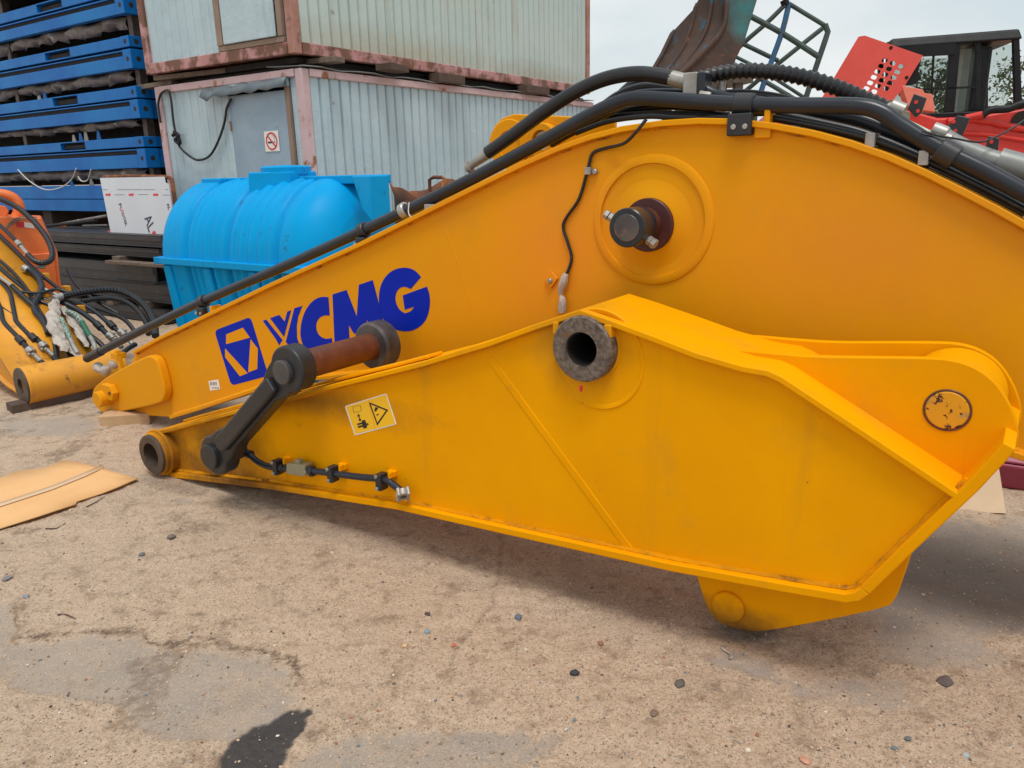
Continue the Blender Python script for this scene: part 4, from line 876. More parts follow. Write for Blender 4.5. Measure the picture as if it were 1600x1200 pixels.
# cylinder boss with ridge ring, sleeve and pin
rc = B.y(1018, 345, .03); Rg = .5*(B.y(1018, 243, .03).z-B.y(1018, 449, .03).z)
MB().lathe((rc.x, .031, rc.z), (0, -1, 0), [(Rg-.036, 0), (Rg-.034, .010), (Rg-.014, .011), (Rg-.004, .007), (Rg, 0)], 72, caps=False).build('ridge_ring', YB, boom)
hc = B.y(1010, 350, .0); Rh = .5*(B.y(1010, 307, 0).z-B.y(1010, 391, 0).z)
MB().lathe((hc.x+.005, .031, hc.z-.004), (0, -1, 0), [(Rh*1.75, 0), (Rh*1.35, .005), (Rh*1.06, .016), (Rh*1.0, .017)], 56, caps=False).build('boss_swell', YB, boom)
sl_ = MB().ring((hc.x+.005, .0, hc.z-.004), (0, -1, 0), Rh*.55, Rh*1.0, -.2, .006, 48, .003).build('boss_sleeve', 'maroon_hole', boom)
MB().disc((hc.x, 0, hc.z), (0, -1, 0), Rh*.62, -.3, .05, 40).build('pin_shaft', 'rust_pin', boom)
fc = B.y(980, 356, -.16); Rf = .5*(B.y(980, 325, -.16).z-B.y(980, 387, -.16).z)
hd = MB().disc((fc.x, 0, fc.z), (0, -1, 0), Rf, .05, .165, 44, .004).build('pin_head', 'pipe_grey', boom)
MB().disc((fc.x, 0, fc.z), (0, -1, 0), Rf*.70, .16, .169, 40, .002).build('pin_face', 'link_worn', hd)
for (x, y, s_) in ((1018, 378, 1), (952, 338, -1)):
    q = B.y(x, y, -.10); dr = Vector((.85*s_, -.1, -.5*s_)).normalized()
    bt = MB().lathe(q, dr, [(.008, -.06), (.008, .0)], 12).build('cross_bolt', 'fitting', hd); MB().hexnut(q, dr, .018, -.016, .0).build('nut', 'fitting', hd); MB().hexnut(q, dr, .019, .003, .02).build('bolt_head', 'fitting', hd)
# far lug plate standing up from the boom top
lug = [(772, 262), (768, 215), (772, 197), (785, 184), (803, 178), (850, 180), (910, 183), (960, 190), (960, 230), (860, 270)]
MB().prism([B.y(x, y, .34) for x, y in lug], (0, .03, 0)).build('cylinder_lug', YB, boom, .006)
for (x, y, r_) in ((788, 215, .11),): q = B.y(x, y, .34); MB().ring((q.x+.03, .34, q.z-.03), (0, -1, 0), .06, .11, 0, .01, 40).build('lug_boss', YB, boom)
q = B.y(846, 212, .30); MB().ring((q.x, .34, q.z-.02), (0, -1, 0), .045, .075, 0, .05, 36).build('lug_boss', YB, boom); MB().disc((q.x, .34, q.z-.02), (0, -1, 0), .044, 0, .03, 32).build('lug_pin', 'zinc_pale', boom)
# cable down the boom side
P = [B.y(x, y, yy_) for x, y, yy_ in ((1010, 186, -.02), (995, 205, -.03), (975, 224, -.004), (945, 232, .02), (926, 240, .02), (919, 262, .02), (905, 310, .02), (885, 340, .02), (880, 356, .02), (888, 382, .02), (893, 405, .02), (884, 432, .015))]
MB().tube(catmull(P, 8), .0065, 8).build('sensor_cable', 'hose_black', boom)
q = B.y(919, 267, .01); cl = MB().box((q.x-.012, -.0, q.z-.014), (q.x+.012, .028, q.z+.014)).build('cable_clip', 'fitting', boom, .002); MB().disc((q.x+.024, .028, q.z-.004), (0, -1, 0), .011, 0, .016, 12).build('clip_bolt', 'fitting', cl)
P = [B.y(x, y, .005) for x, y in ((884, 428), (880, 442), (876, 458), (879, 470), (878, 488))]
MB().tube(catmull(P, 6), .01, 8, rfun=lambda t: .008+.010*abs(math.sin(t*5+.3))).build('wrapped_plug', 'plastic_wrap', boom)
q = B.y(862, 438, .03); tb_ = MB().prism([(q.x+dx, .03, q.z+dz_) for dx, dz_ in ((-.03, .0), (.006, .04), (.034, .01), (.0, -.034))], (0, -.012, 0)).build('cable_tab', YB, boom, .002); MB().disc((q.x, .018, q.z), (0, -1, 0), .011, 0, .010, 12).build('tab_bolt', 'fitting', tb_)
# ------------------------------------------------ pipes and hoses on top of the boom
def path(fr, pts): return [fr.y(x, y, d_) for x, y, d_ in pts]
def hose(pts, r, m, name, parent=boom, fr=B, ribs=None, n_=8, ext=None):
    P = path(fr, pts)
    if ext: P += [Vector((ex.x+a_, pts[-1][2], ex.y+c_+ext)) for a_, c_ in ((.32, -.19), (.8, -.54), (1.05, -.78))]      # on along the boom's back
    P = catmull(P, n_)
    return (MB().rings(P, r, ribs[0], ribs[1], 12) if ribs else MB().tube(P, r, 14)).build(name, m, parent)
hose([(142, 557, .08), (220, 517, .08), (310, 474, .08), (440, 418, .08), (560, 364, .08), (700, 298, .08), (790, 252, .08), (860, 214, .06), (920, 181, .04), (965, 160, .03), (1000, 153, .03), (1080, 158, .03), (1160, 163, .03), (1260, 165, .03), (1340, 166, .03), (1378, 176, .03), (1410, 198, .03), (1470, 234, .03), (1540, 268, .03), (1610, 306, .03)], .027, 'pipe_grey', 'main_pipe', ext=.08)
hose([(860, 222, .16), (920, 188, .16), (965, 164, .16), (1000, 150, .16), (1080, 150, .16), (1160, 158, .16), (1260, 172, .16), (1340, 186, .16), (1400, 210, .16), (1470, 245, .16), (1540, 282, .16), (1610, 320, .16)], .025, 'pipe_grey', 'second_pipe', ext=.07)
h_ = hose([(762, 239, .12), (800, 212, .12), (850, 175, .12), (900, 143, .12), (950, 122, .12), (1000, 115, .12), (1050, 122, .12)], .028, 'hose_black', 'free_hose')
P = path(B, [(734, 261, .12), (745, 252, .12), (764, 238, .12)]); MB().tube(P, .022, 16, rfun=lambda t: .015+.011*t).build('hose_ferrule', 'fitting', boom); MB().lathe(P[0], P[0]-P[1], [(.026, -.005), (.026, .012), (.018, .018)], 16).build('ferrule_flange', 'fitting', boom)
P = path(B, [(1048, 122, .12), (1080, 130, .12)]); MB().tube(P, .028, 16).build('hose_ferrule', 'fitting', boom)
q = B.y(1086, 132, .12); fbk = MB().box((q.x-.035, .085, q.z-.045), (q.x+.02, .16, q.z+.04)).build('flange_block', 'fitting', boom, .006); MB().box((q.x+.021, .08, q.z-.05), (q.x+.05, .165, q.z+.038)).build('flange_plate', 'pipe_grey', boom, .006)
hose([(1090, 134, .12), (1120, 148, .12), (1150, 156, .10)], .02, 'pipe_grey', 'branch_pipe')
hose([(1092, 124, .20), (1120, 116, .20), (1160, 111, .20), (1210, 113, .20), (1260, 122, .20), (1310, 138, .20), (1350, 155, .19), (1385, 170, .18)], .023, 'hose_black', 'ribbed_hose', ribs=(.007, .024))
hose([(960, 165, .26), (975, 145, .26), (1000, 128, .26), (1040, 124, .26), (1075, 134, .26), (1100, 150, .26)], .024, 'hose_black', 'hose_loop')
hose([(985, 172, .3), (1010, 150, .3), (1040, 138, .3), (1080, 146, .3), (1130, 165, .3)], .02, 'hose_black', 'hose_loop')
hose([(890, 204, .22), (940, 186, .22), (1000, 178, .22), (1060, 178, .22), (1140, 180, .22)], .012, 'hose_black', 'thin_hose')
hose([(900, 208, .1), (950, 190, .1), (1010, 182, .1), (1060, 184, .1), (1140, 184, .1)], .010, 'hose_black', 'thin_hose')
hose([(1200, 183, .06), (1260, 194, .06), (1320, 207, .06), (1380, 224, .06), (1440, 248, .06), (1500, 276, .06), (1560, 306, .06), (1620, 338, .06)], .012, 'hose_black', 'thin_hose')
hose([(1215, 178, .12), (1280, 192, .12), (1340, 206, .12), (1400, 228, .12), (1460, 256, .12), (1520, 287, .12), (1590, 322, .12)], .016, 'hose_black', 'return_hose', ext=.03)
hose([(1215, 172, .22), (1280, 186, .22), (1340, 200, .22), (1385, 214, .22), (1430, 232, .22)], .018, 'hose_black', 'ribbed_return_hose', ribs=(.003, .012))
hose([(1210, 186, .1), (1290, 203, .1), (1370, 226, .1), (1450, 262, .1), (1530, 300, .1), (1600, 336, .1)], .008, 'hose_black', 'thin_hose')
hose([(930, 176, .2), (965, 150, .2), (1005, 136, .2), (1050, 140, .2), (1085, 152, .2), (1130, 164, .2)], .018, 'hose_black', 'hose_loop')
hose([(880, 214, .24), (930, 192, .24), (985, 172, .24), (1050, 166, .24), (1120, 172, .24)], .015, 'hose_black', 'thin_hose')
hose([(1170, 176, .18), (1230, 176, .18), (1300, 186, .18), (1360, 198, .18), (1420, 222, .18), (1490, 256, .18), (1560, 292, .18)], .014, 'hose_black', 'thin_hose')
hose([(1100, 150, .24), (1150, 146, .24), (1200, 150, .24), (1250, 160, .24), (1300, 168, .24)], .016, 'hose_black', 'thin_hose')
q = B.y(1102, 150, .08); MB().hexnut(q, (1, 0, -.2), .018, -.02, .02).build('hose_nut', 'fitting', boom)
q = B.y(1128, 140, .2); MB().disc(q, (0, 0, 1), .014, -.03, .03, 12).build('test_port', 'fitting', boom)
# clamp band at the crown
for (x, y, w_, dr) in ((1163, 163, .034, None), (1480, 240, .03, None), (568, 360, .022, None), (318, 471, .022, None), (632, 329, .018, None)):
    q = B.y(x, y, .05); t0 = B.y(x-14, y+(8 if x < 900 else (-8 if x > 1300 else 0)), .05); ax = (q-t0).normalized()
    yc = .08 if x < 900 else .03; q = B.y(x, y, yc)
    cb = MB().ring(q, ax, .026, .038, -w_, w_, 28, .004).build('pipe_clamp', 'fitting' if x == 632 else 'black_paint', boom)
    if x in (1163, 568, 318):
        MB().box((q.x-.045 if x == 1163 else q.x-.02, yc-.045, q.z-(.105 if x == 1163 else .085)), (q.x+.04, yc-.005, q.z-.03)).build('clamp_foot', 'black_paint', cb, .006)
        for dx in (-.02, .02): MB().disc((q.x+dx, yc-.045, q.z-.075 if x == 1163 else q.z-.065), (0, -1, 0), .009, 0, .006, 12, .001).build('clamp_bolt', 'fitting', cb)
        MB().box((q.x+.045, yc-.02, q.z-.115), (q.x+.10, yc+.06, q.z-.07)).build('bracket', YB, boom, .004); MB().box((q.x+.075, yc-.02, q.z-.07), (q.x+.095, yc+.05, q.z-.02)).build('bracket', YB, boom, .003)
        if x != 1163: MB().box((q.x-.0, yc-.01, q.z-.12), (q.x+.045, yc+.05, q.z-.085)).build('bracket', YB, boom, .003)
for (x, y) in ((1360, 216), (1443, 243)): q = B.y(x, y, .05); MB().box((q.x-.012, .02, q.z-.03), (q.x+.018, .14, q.z+.016)).build('hose_bracket', 'fitting', boom, .003)
q = B.y(672, 312, .05); MB().box((q.x-.03, .04, q.z-.05), (q.x+.03, .10, q.z-.02)).build('clamp_stub', 'fitting', boom, .004)
q = B.y(655, 316, .06); MB().tube(catmull([q+Vector((-.06, 0, .0)), q+Vector((-.05, -.02, -.05)), q+Vector((-.02, -.02, -.08)), q+Vector((.0, 0, -.12))], 6), .003, 6).build('tie_wire', 'cord_white', boom)
# tip end: cover on the main pipe, bracket
P = path(B, [(136, 560, .08), (158, 549, .08)]); MB().tube(P, .031, 16).build('pipe_end', 'pipe_grey', boom)
q = B.y(183, 556, .04); MB().box((q.x-.045, .02, q.z-.02), (q.x+.03, .09, q.z+.02)).build('bracket', YB, boom, .004); MB().bar((q.x+.01, .04, q.z+.04), (q.x+.035, .04, q.z-.14), .03, .03, (0, 1, 0)).build('bracket', YB, boom, .004)
P = path(B, [(152, 572, .10), (160, 580, .06), (172, 574, .05), (180, 566, .08)]); MB().tube(catmull(P, 6), .03, 10, rfun=lambda t: .026+.012*math.sin(t*17)).build('plastic_cover', 'plastic_wrap', boom)
# manifold block and brackets at upper right
bk = [(1405, 182), (1452, 196), (1478, 190), (1432, 172)]
q = B.y(1440, 196, .10)
mf = MB().prism([B.y(1404, 180, .10), B.y(1452, 204, .10), B.y(1450, 222, .10), B.y(1402, 198, .10)], (0, .13, 0)).build('manifold_block', 'zinc_pale', boom, .005)
for (x, y) in ((1462, 204), (1468, 214), (1398, 180), (1408, 172)): q = B.y(x, y, .12); MB().disc(q, (1, 0, -.45) if x > 1430 else (-1, 0, .45), .024, -.01, .035, 16).build('port', 'fitting', mf)
hose([(1384, 170, .18), (1402, 180, .16), (1410, 186, .14)], .026, 'fitting', 'hose_end')
for pts in ([(1418, 170), (1428, 146), (1448, 153), (1440, 176), (1430, 184)], [(1470, 200), (1482, 196), (1496, 180), (1516, 184), (1504, 212), (1480, 208)], [(1538, 238), (1544, 212), (1562, 216), (1558, 246)]):
    bp_ = MB().prism([B.y(x, y, .2) for x, y in pts], (0, .012, 0)).build('mount_plate', 'black_paint', boom, .003)
    cc = sum((B.y(x, y, .2) for x, y in pts), Vector())/len(pts)
    for dz_ in (.018, -.022): MB().disc((cc.x-dz_*.2, .199, cc.z+dz_*.7), (0, -1, 0), .006, 0, .0015, 12, .0003).build('bolt_hole', 'red_paint', bp_)
hose([(1470, 214, .18), (1500, 232, .18), (1540, 248, .18), (1560, 254, .18)], .034, 'grey_steel', 'steel_pipe')
hose([(1558, 253, .18), (1598, 264, .18), (1620, 272, .18)], .045, 'grey_steel', 'coupling')
hose([(1620, 272, .24), (1660, 300, .24)], .03, 'hose_black', 'hose', ext=.10)
hose([(1440, 205, .0), (1470, 213, .02), (1490, 216, .05), (1530, 222, .1), (1560, 212, .16), (1590, 195, .2), (1610, 180, .22)], .003, 'hose_black', 'thin_wire')
# blocks under the boom
p = on_ground(205, 660); bl = MB().box((-.16, -.09, 0), (.16, .09, .075)).build('timber_block', 'wood_fresh', None, .006); bl.location = (p.x-.02, p.y+.02, 0); bl.rotation_euler = (0, 0, math.radians(8)); tag(bl, 'split pale timber block under the tip of the lettered boom', 'timber block')
# ================================================================== dark steel beams under the blue frames
XB = -.62
def zrow(px, py, x=XB): return CF.x(px, py, x).z
lay = [(366, 384), (387, 401), (412, 440), (441, 468), (478, 500)]
blabels = ['top black steel channel beam carrying the white printed sheet', 'second black steel beam from the top of the stack', 'third black steel beam, below the grey wooden spacer', 'fourth black steel beam down with a dusty face', 'lowest black steel beam on the ground, half hidden by hoses']
zt_prev = None; BE = []
for i, (a, c) in enumerate(lay):
    z1, z0 = zrow(200, a), zrow(200, c)
    if i == len(lay)-1: z0 = .02
    BE.append((z0, z1))
for i, (z0, z1) in enumerate(BE):
    ya, yb_ = 1.75+.12*(i % 3), 8.3
    fr = Frame(CF.wld((XB+.03*(i % 2), ya, max(z0, 0))), CA); h = z1-z0
    rt = fr.root('steel_beam', blabels[i], 'steel beam', 'black steel beams stacked under the blue frames')
    Lb = yb_-ya; dp = .62
    MB().box((.02, 0, .012), (.045, Lb, h-.012)).build('web', 'beam_black', rt, .002)
    MB().box((0, 0, h-.012), (dp, Lb, h)).build('flange', 'beam_black', rt, .003); MB().box((0, 0, 0), (dp, Lb, .012)).build('flange', 'beam_black', rt, .003)
    MB().box((0, 0, h*.5), (.019, Lb, h-.013)).build('lip', 'beam_black', rt, .003)
def spacer(y, za, zb, w, m, label, x0=XB-.05, x1=.05):
    o = MB().box((0, -w/2, 0), (x1-x0, w/2, zb-za)).build('wooden_spacer', m, None, .004); o.location = CF.wld((x0, y, za)); o.rotation_euler = (0, 0, CF.a); tag(o, label, 'wood block')
yv = lambda px, py: CF.x(px, py, XB).y
spacer(yv(186, 394), BE[2][1], BE[1][0], .16, 'wood_weathered', 'short grey wooden spacer between the black beams under the white sheet')
z_ = .5*(BE[2][1]+BE[1][0]); a_ = CF.x(173, 409, XB-.05); c_ = CF.x(262, 409, XB-.05)
plank(CF, (XB-.06, a_.y, BE[2][1]+.02), (XB-.06, c_.y, BE[2][1]+.025), .12, .035, 'wood_weathered', 'weathered board lying along the black beams left of the tank', 'wood_plank')
spacer(yv(178, 474), BE[4][1], BE[3][0], .14, 'wood_weathered', 'pale wooden spacer low between the black beams')
spacer(yv(228, 474), BE[4][1], BE[3][0], .12, 'wood_weathered', 'grey wooden spacer low between the black beams, next to the blue tank')
spacer(7.2, BE[2][1], BE[1][0], .2, 'wood_weathered', 'grey wooden spacer between the black beams at the far left')
# supports under the blue frames behind the beams
for i, y in enumerate((3.1, 5.6, 8.2)):
    o = MB().box((0, -.12, 0), (2.2, .12, zc(332))).build('timber_support', 'wood_dark', None, .01); o.location = CF.wld((.1, y, 0)); o.rotation_euler = (0, 0, CF.a); tag(o, ['dark timber crib under the right end of the blue frames', 'dark timber crib under the middle of the blue frames', 'dark timber crib under the left end of the blue frames'][i], 'timber support')
# oddments lying on the top beam
zt = BE[0][1]
for k_, (pa, pb, r_, m_, lab) in enumerate((((75, 356), (150, 344), .022, 'rack_dark', 'dark pipe lying on the top black beam behind the orange part'), ((95, 350), (168, 337), .018, 'fabric_grey', 'grey pipe lying on top of the black beams left of the white sheet'), ((130, 353), (168, 352), .014, 'fitting', 'short metal rod beside the lower corner of the white sheet'), ((78, 356), (102, 354), .016, 'orange_paint', 'short orange stick on the top black beam'))):
    a_, c_ = CF.x(*pa, -.30+.05*k_), CF.x(*pb, -.30+.05*k_); a_.z = max(a_.z, zt+r_); c_.z = max(c_.z, zt+r_)
    o = MB().tube([Vector(), (c_-a_)*.5, c_-a_], r_, 10).build('loose_pipe', m_, None); o.location = CF.wld(a_); o.rotation_euler = (0, 0, CF.a); tag(o, lab, 'pipe')
# ------------------------------------------------ white printed sheet leaning, rusty frame behind it
zb_ = zt
WS = Frame(CF.wld((-.50, 0, zb_)), CA)
ws = WS.root('printed_sheet', 'white composite sheet with red arrows and dark printed words standing on the beams', 'sheet')
# the sheet leans back: local plane through bottom line x=0 and top line x=.16
pb0, pb1 = WS.x(172, 363, 0), WS.x(262, 367, 0)
Nn = Vector((1, 0, -.22)).normalized(); Nw = WS.X*Nn.x+WS.Z*Nn.z
def wsp(px, py, off=0.0):
    p = on_plane(px, py, WS.O, Nw); return WS.loc(p)-Nn*off
b0 = wsp(173, 363.5); 
sheet = MB().prism([wsp(156, 278), wsp(256, 276), wsp(257.5, 285), wsp(263, 287), wsp(273, 366.5), wsp(173, 363.5)], Nn*.012).build('board', 'panel_white', ws)
z3 = lambda x, y: (140+x/10, 260+y/10)
def wpoly(pts, m, name, off=.0015): MB().prism([wsp(*z3(x, y), off) for x, y in pts], Nn*.001).build(name, m, ws, smooth=0)
for x0 in (250, 612, 993): wpoly([(x0, 425), (x0+62, 425), (x0+62, 412), (x0+84, 442), (x0+62, 470), (x0+62, 460), (x0, 460)], 'print_red', 'red_arrow')
for (x0, x1, y) in ((200, 275, 364), (430, 650, 364), (665, 830, 363), (845, 1020, 364), (1180, 1230, 364), (390, 545, 444), (765, 915, 440), (1145, 1250, 448)): wpoly([(x0, y-3), (x1, y-3), (x1, y+3), (x0, y+3)], 'print_navy', 'small_print')
wpoly([(283, 1000), (318, 1003), (330, 1040), (290, 1038)], 'print_red', 'red_corner')
def ws_text(txt, p0, p1, hpx, m, name, shear=.0):
    a, c = wsp(*z3(*p0), .002), wsp(*z3(*p1), .002); me = text_mesh(txt, 1.0, .0005, shear, .012); xs = [v.co.x for v in me.vertices]; w_ = max(xs)-min(xs); L_ = (c-a).length
    ex_ = (c-a).normalized(); ez = -Nn; ey = ez.cross(ex_).normalized(); sx = L_/w_; syy = hpx/10*.0095
    M = Matrix(((ex_.x*sx, ey.x*syy, ez.x, a.x), (ex_.y*sx, ey.y*syy, ez.y, a.y), (ex_.z*sx, ey.z*syy, ez.z, a.z), (0, 0, 0, 1))); put_mesh(me, name, m, ws, M)
ws_text('A', (452, 590), (500, 660), 62, 'print_navy', 'printed_word'); ws_text('LC', (468, 655), (512, 745), 62, 'print_red', 'printed_word'); ws_text('OTEK', (500, 735), (565, 940), 62, 'print_navy', 'printed_word')
ws_text('AL', (860, 815), (930, 1040), 190, 'print_navy', 'printed_word'); ws_text('AL', (1205, 590), (1235, 690), 60, 'print_navy', 'printed_word')
cc = wsp(*z3(1008, 1058), .003); MB().prism([cc+(wsp(*z3(1008, 1005), .003)-cc).length*(Vector((0, 1, 0))*math.cos(t_)+Vector((.21, 0, .97))*math.sin(t_)) for t_ in np.linspace(0.02, math.pi-.02, 14)], Nn*.001).build('red_dot', 'print_red', ws, smooth=0)
RFm = Frame(CF.wld((-.36, 0, zb_)), CA); rfm = RFm.root('steel_hoop', 'rusty steel hoop frame standing behind the white printed sheet', 'steel frame')
NnF = Nn; 
def rfp(px, py): p = on_plane(px, py, RFm.O, Nw); return RFm.loc(p)
MB().tube(catmull([rfp(162, 277), rfp(200, 275.5), rfp(240, 276), rfp(262, 277), rfp(268, 281), rfp(270, 290), rfp(274, 318), rfp(280, 362)], 6), .022, 10).build('hoop', 'rust', rfm)
MB().tube([rfp(162, 277), rfp(180, 363)], .02, 10).build('stay', 'rust', rfm)

# ================================================================== blue water tank
XT = -1.35; RXT = .55
ty0, ty1 = CF.x(606, 330, XT+.22).y, CF.x(262, 380, XT-.45).y
ztop = CF.x(420, 279, XT-.1).z; zseam = CF.x(360, 413, XT-RXT).z
TF = Frame(CF.wld((XT, ty0, 0)), CA); TL = ty1-ty0
tank = TF.root('water_tank', 'bright blue ribbed plastic water tank behind the lettered boom', 'water tank')
def sect(y):
    f = y/TL; sc_ = 1.0
    if f < .16: u = (.16-f)/.16; sc_ = math.sqrt(1-(.80*u)**2)
    if f > .94: u = (f-.94)/.06; sc_ = 1-.08*u**2
    ribs = 0
    g = (f*TL)
    for c_ in (.22, .52, .80):
        dd = abs(f-c_); ribs -= .075*math.exp(-(dd/.014)**2)
    ph = f*34; ribs += .017*math.sin(ph*math.pi) if (.26 < f < .48 or .56 < f < .76) else 0
    return sc_, ribs
Kc = 40; ny = 150; V = []
for i in range(ny+1):
    y = TL*i/ny; sc_, rb_ = sect(y)
    for k_ in range(Kc+1):
        t_ = k_/Kc
        if t_ < .7:                                  # half round from near seam over the top to the far seam
            a_ = math.pi*(1-t_/.7); cxx, czz = math.cos(a_), math.sin(a_); pr = 1+rb_
            V.append((cxx*RXT*sc_*pr, y, zseam+czz*(ztop-zseam)*sc_*pr))
        else:
            u = (t_-.7)/.3                            # below the seam: tapering body
            if u < .4: w_ = u/.4; V.append((RXT*sc_*(1+rb_)*(1-.20*w_), y, zseam*(1-w_)+.03*w_))
            elif u < .6: w_ = (u-.4)/.2; V.append((RXT*sc_*.8*(1-2*w_), y, .03))
            else: w_ = (u-.6)/.4; V.append((-RXT*sc_*(1+rb_*1.4)*(.80+.20*w_), y, .03*(1-w_)+zseam*w_))
n1_ = Kc+1
m = MB().add(V, [(i*n1_+k_, i*n1_+(k_+1) % n1_, (i+1)*n1_+(k_+1) % n1_, (i+1)*n1_+k_) for i in range(ny) for k_ in range(n1_)]+[tuple(range(n1_)), tuple(ny*n1_+k_ for k_ in range(n1_-1, -1, -1))])
m.build('tank_body', 'tank_blue', tank, smooth=38)
MB().box((-RXT-.035, -.0, zseam-.035), (-RXT+.06, TL+.02, zseam+.02)).build('seam_flange', 'tank_blue', tank, .008)
MB().box((RXT-.06, -.0, zseam-.035), (RXT+.035, TL+.02, zseam+.02)).build('seam_flange', 'tank_blue', tank, .008)
for f in (.05, .36, .66, .94): MB().hexa([(-RXT*.82-.02, TL*f-.06, .02), (-RXT*.7, TL*f-.06, .02), (-RXT*.7, TL*f+.06, .02), (-RXT*.82-.02, TL*f+.06, .02), (-RXT*1.0-.015, TL*f-.05, zseam-.04), (-RXT*.85, TL*f-.05, zseam-.04), (-RXT*.85, TL*f+.05, zseam-.04), (-RXT*1.0-.015, TL*f+.05, zseam-.04)]).build('leg', 'tank_blue', tank, .02, seg=3)
ny0, ny1 = TF.x(495, 280, .1).y, TF.x(386, 280, -.3).y; zn = TF.x(440, 268, -.28).z
MB().hexa([(-.16, ny0, ztop-.28), (.14, ny0, ztop-.28), (.26, ny1, ztop-.28), (-.31, ny1, ztop-.28), (-.15, ny0+.02, zn), (.12, ny0+.02, zn), (.24, ny1, zn), (-.29, ny1, zn)]).build('hatch_neck', 'tank_blue', tank, .012)
MB().lathe((-.02, (ny0+ny1)/2+.04, zn), (0, 0, 1), [(.19, -.02), (.19, .03), (.175, .042), (0, .05)], 40).build('hatch_lid', 'tank_blue', tank)
e0_, e1_ = TF.x(590, 290, -.18).y, TF.x(566, 290, -.22).y; zz_ = TF.x(580, 274, -.22).z
MB().hexa([(-.26, e0_, ztop-.30), (-.06, e0_, ztop-.30), (-.06, e1_, ztop-.22), (-.24, e1_, ztop-.22), (-.24, e0_, zz_), (-.06, e0_, zz_), (-.06, e1_+.16, zz_), (-.16, e1_+.16, zz_)]).build('end_lug', 'tank_blue', tank, .012)
l0_, l1_ = TF.x(350, 280, -.1).y, TF.x(320, 280, -.1).y; MB().box((-.14, l0_, ztop-.1), (.14, l1_, ztop+.012)).build('end_lug', 'tank_blue', tank, .012)
MB().box((-.07, ny1, ztop-.05), (.07, l0_, ztop+.012)).build('top_rib', 'tank_blue', tank, .01); MB().box((-.08, e1_, ztop-.05), (.08, ny0, ztop+.012)).build('top_rib', 'tank_blue', tank, .01)

# ================================================================== rusty steel bin right of the tank
bcn = CF.x(684, 330, -.62); BF = Frame(CF.wld((-.62, bcn.y, 0)), CA)
bin_ = BF.root('rusty_bin', 'rusty dented steel bin with a wire handle between tank and boom', 'steel bin')
zr = BF.x(660, 294, 0).z; Rb = .5*abs(CF.x(606, 320, -.62).y-CF.x(764, 320, -.62).y)*.62
V = []; K = 44; prof = [(.98, 0), (1.0, .3), (1.0, .6), (1.03, .62), (1.03, .66), (1.0, .68), (1.0, .93), (1.10, 1.0)]
for (r_, f) in prof:
    for k_ in range(K):
        a_ = 2*math.pi*k_/K; dent = .05*math.sin(a_*3+1)*f**3+.02*math.sin(a_*7)*f**3; rr_ = Rb*r_*(1+.04*math.sin(a_*2+.5)*f); V.append((rr_*math.cos(a_)*.8, rr_*math.sin(a_)*1.25, zr*f+dent))
m = MB().add(V, [(i*K+k_, i*K+(k_+1) % K, (i+1)*K+(k_+1) % K, (i+1)*K+k_) for i in range(len(prof)-1) for k_ in range(K)]); o = m.build('bin_body', 'rust', bin_, smooth=45); o.modifiers.new('thick', 'SOLIDIFY').thickness = .008
MB().lathe((0, 0, .03), (0, 0, 1), [(Rb*.75, 0), (Rb*.75, .01)], 30).build('bin_floor', 'rust', bin_)
h0 = BF.x(671, 290, -.1); MB().tube([BF.x(x, y, -.1) for x, y in ((672, 300), (671, 281), (677, 277), (690, 277), (696, 280), (696, 300))], .014, 8).build('handle', 'rust', bin_)

# ================================================================== second boom at the left
L2 = Frame(on_ground(37, 637), 50)
bm2 = L2.root('excavator_boom', 'second yellow excavator boom at left edge covered with hydraulic hoses', 'excavator boom')
YO = 'yellow_old'
tn = L2.x(35, 603, 0); Rt2 = .5*(L2.x(35, 577, 0).z-L2.x(35, 630, 0).z); TW = .70
t2 = MB().ring((0, tn.y, tn.z), (1, 0, 0), Rt2*.42, Rt2, 0, TW, 44, .006).build('tip_tube', YO, bm2)
MB().ring((0, tn.y, tn.z), (1, 0, 0), Rt2*.40, Rt2*.97, -.012, .012, 44, .004).build('tube_face', 'dark_steel_ring', t2)
MB().disc((0, tn.y, tn.z), (1, 0, 0), Rt2*.41, .05, .06, 30).build('bore', 'dark_hole', t2)
XR = TW-.06; XL = .07
re = [L2.x(x, y, XR) for x, y in ((150, 566), (110, 508), (60, 446), (0, 372), (-60, 300))]
sl2 = (re[3].z-re[0].z)/(re[3].y-re[0].y)
y_a, z_a = re[0].y, re[0].z
prof = [(tn.y+.02, tn.z+Rt2*.85), (y_a, z_a), (re[1].y, re[1].z), (re[2].y, re[2].z), (re[3].y, re[3].z), (re[3].y+.6, re[3].z+.22), (re[3].y+1.6, re[3].z+.40)]
prof = sorted(prof); yy0 = prof[0][0]
bp_ = [(tn.y, tn.z-Rt2*.9), (tn.y+.5, .10), (tn.y+1.2, .26), (prof[-1][0], prof[-1][1]-.75)]
MB().hexa if False else None
tpv = [(x, a_, c_) for x in (XL-.03, XR+.03) for a_, c_ in prof]
n_p = len(prof)
o = MB().add([(XL-.03, a_, c_) for a_, c_ in prof]+[(XR+.03, a_, c_) for a_, c_ in prof], [(i, i+1, n_p+i+1, n_p+i) for i in range(n_p-1)]).build('top_plate', YO, bm2); sd_ = o.modifiers.new('thick', 'SOLIDIFY'); sd_.thickness = .02; sd_.offset = 0
o = MB().add([(XL-.03, a_, c_) for a_, c_ in bp_]+[(XR+.03, a_, c_) for a_, c_ in bp_], [(i, i+1, 4+i+1, 4+i) for i in range(3)]).build('bottom_plate', YO, bm2); o.modifiers.new('thick', 'SOLIDIFY').thickness = .02
for x in (XL, XR-.015): MB().prism([(x, a_, c_) for a_, c_ in prof]+[(x, a_, c_) for a_, c_ in bp_[::-1]], (.015, 0, 0)).build('side_plate', YO, bm2)
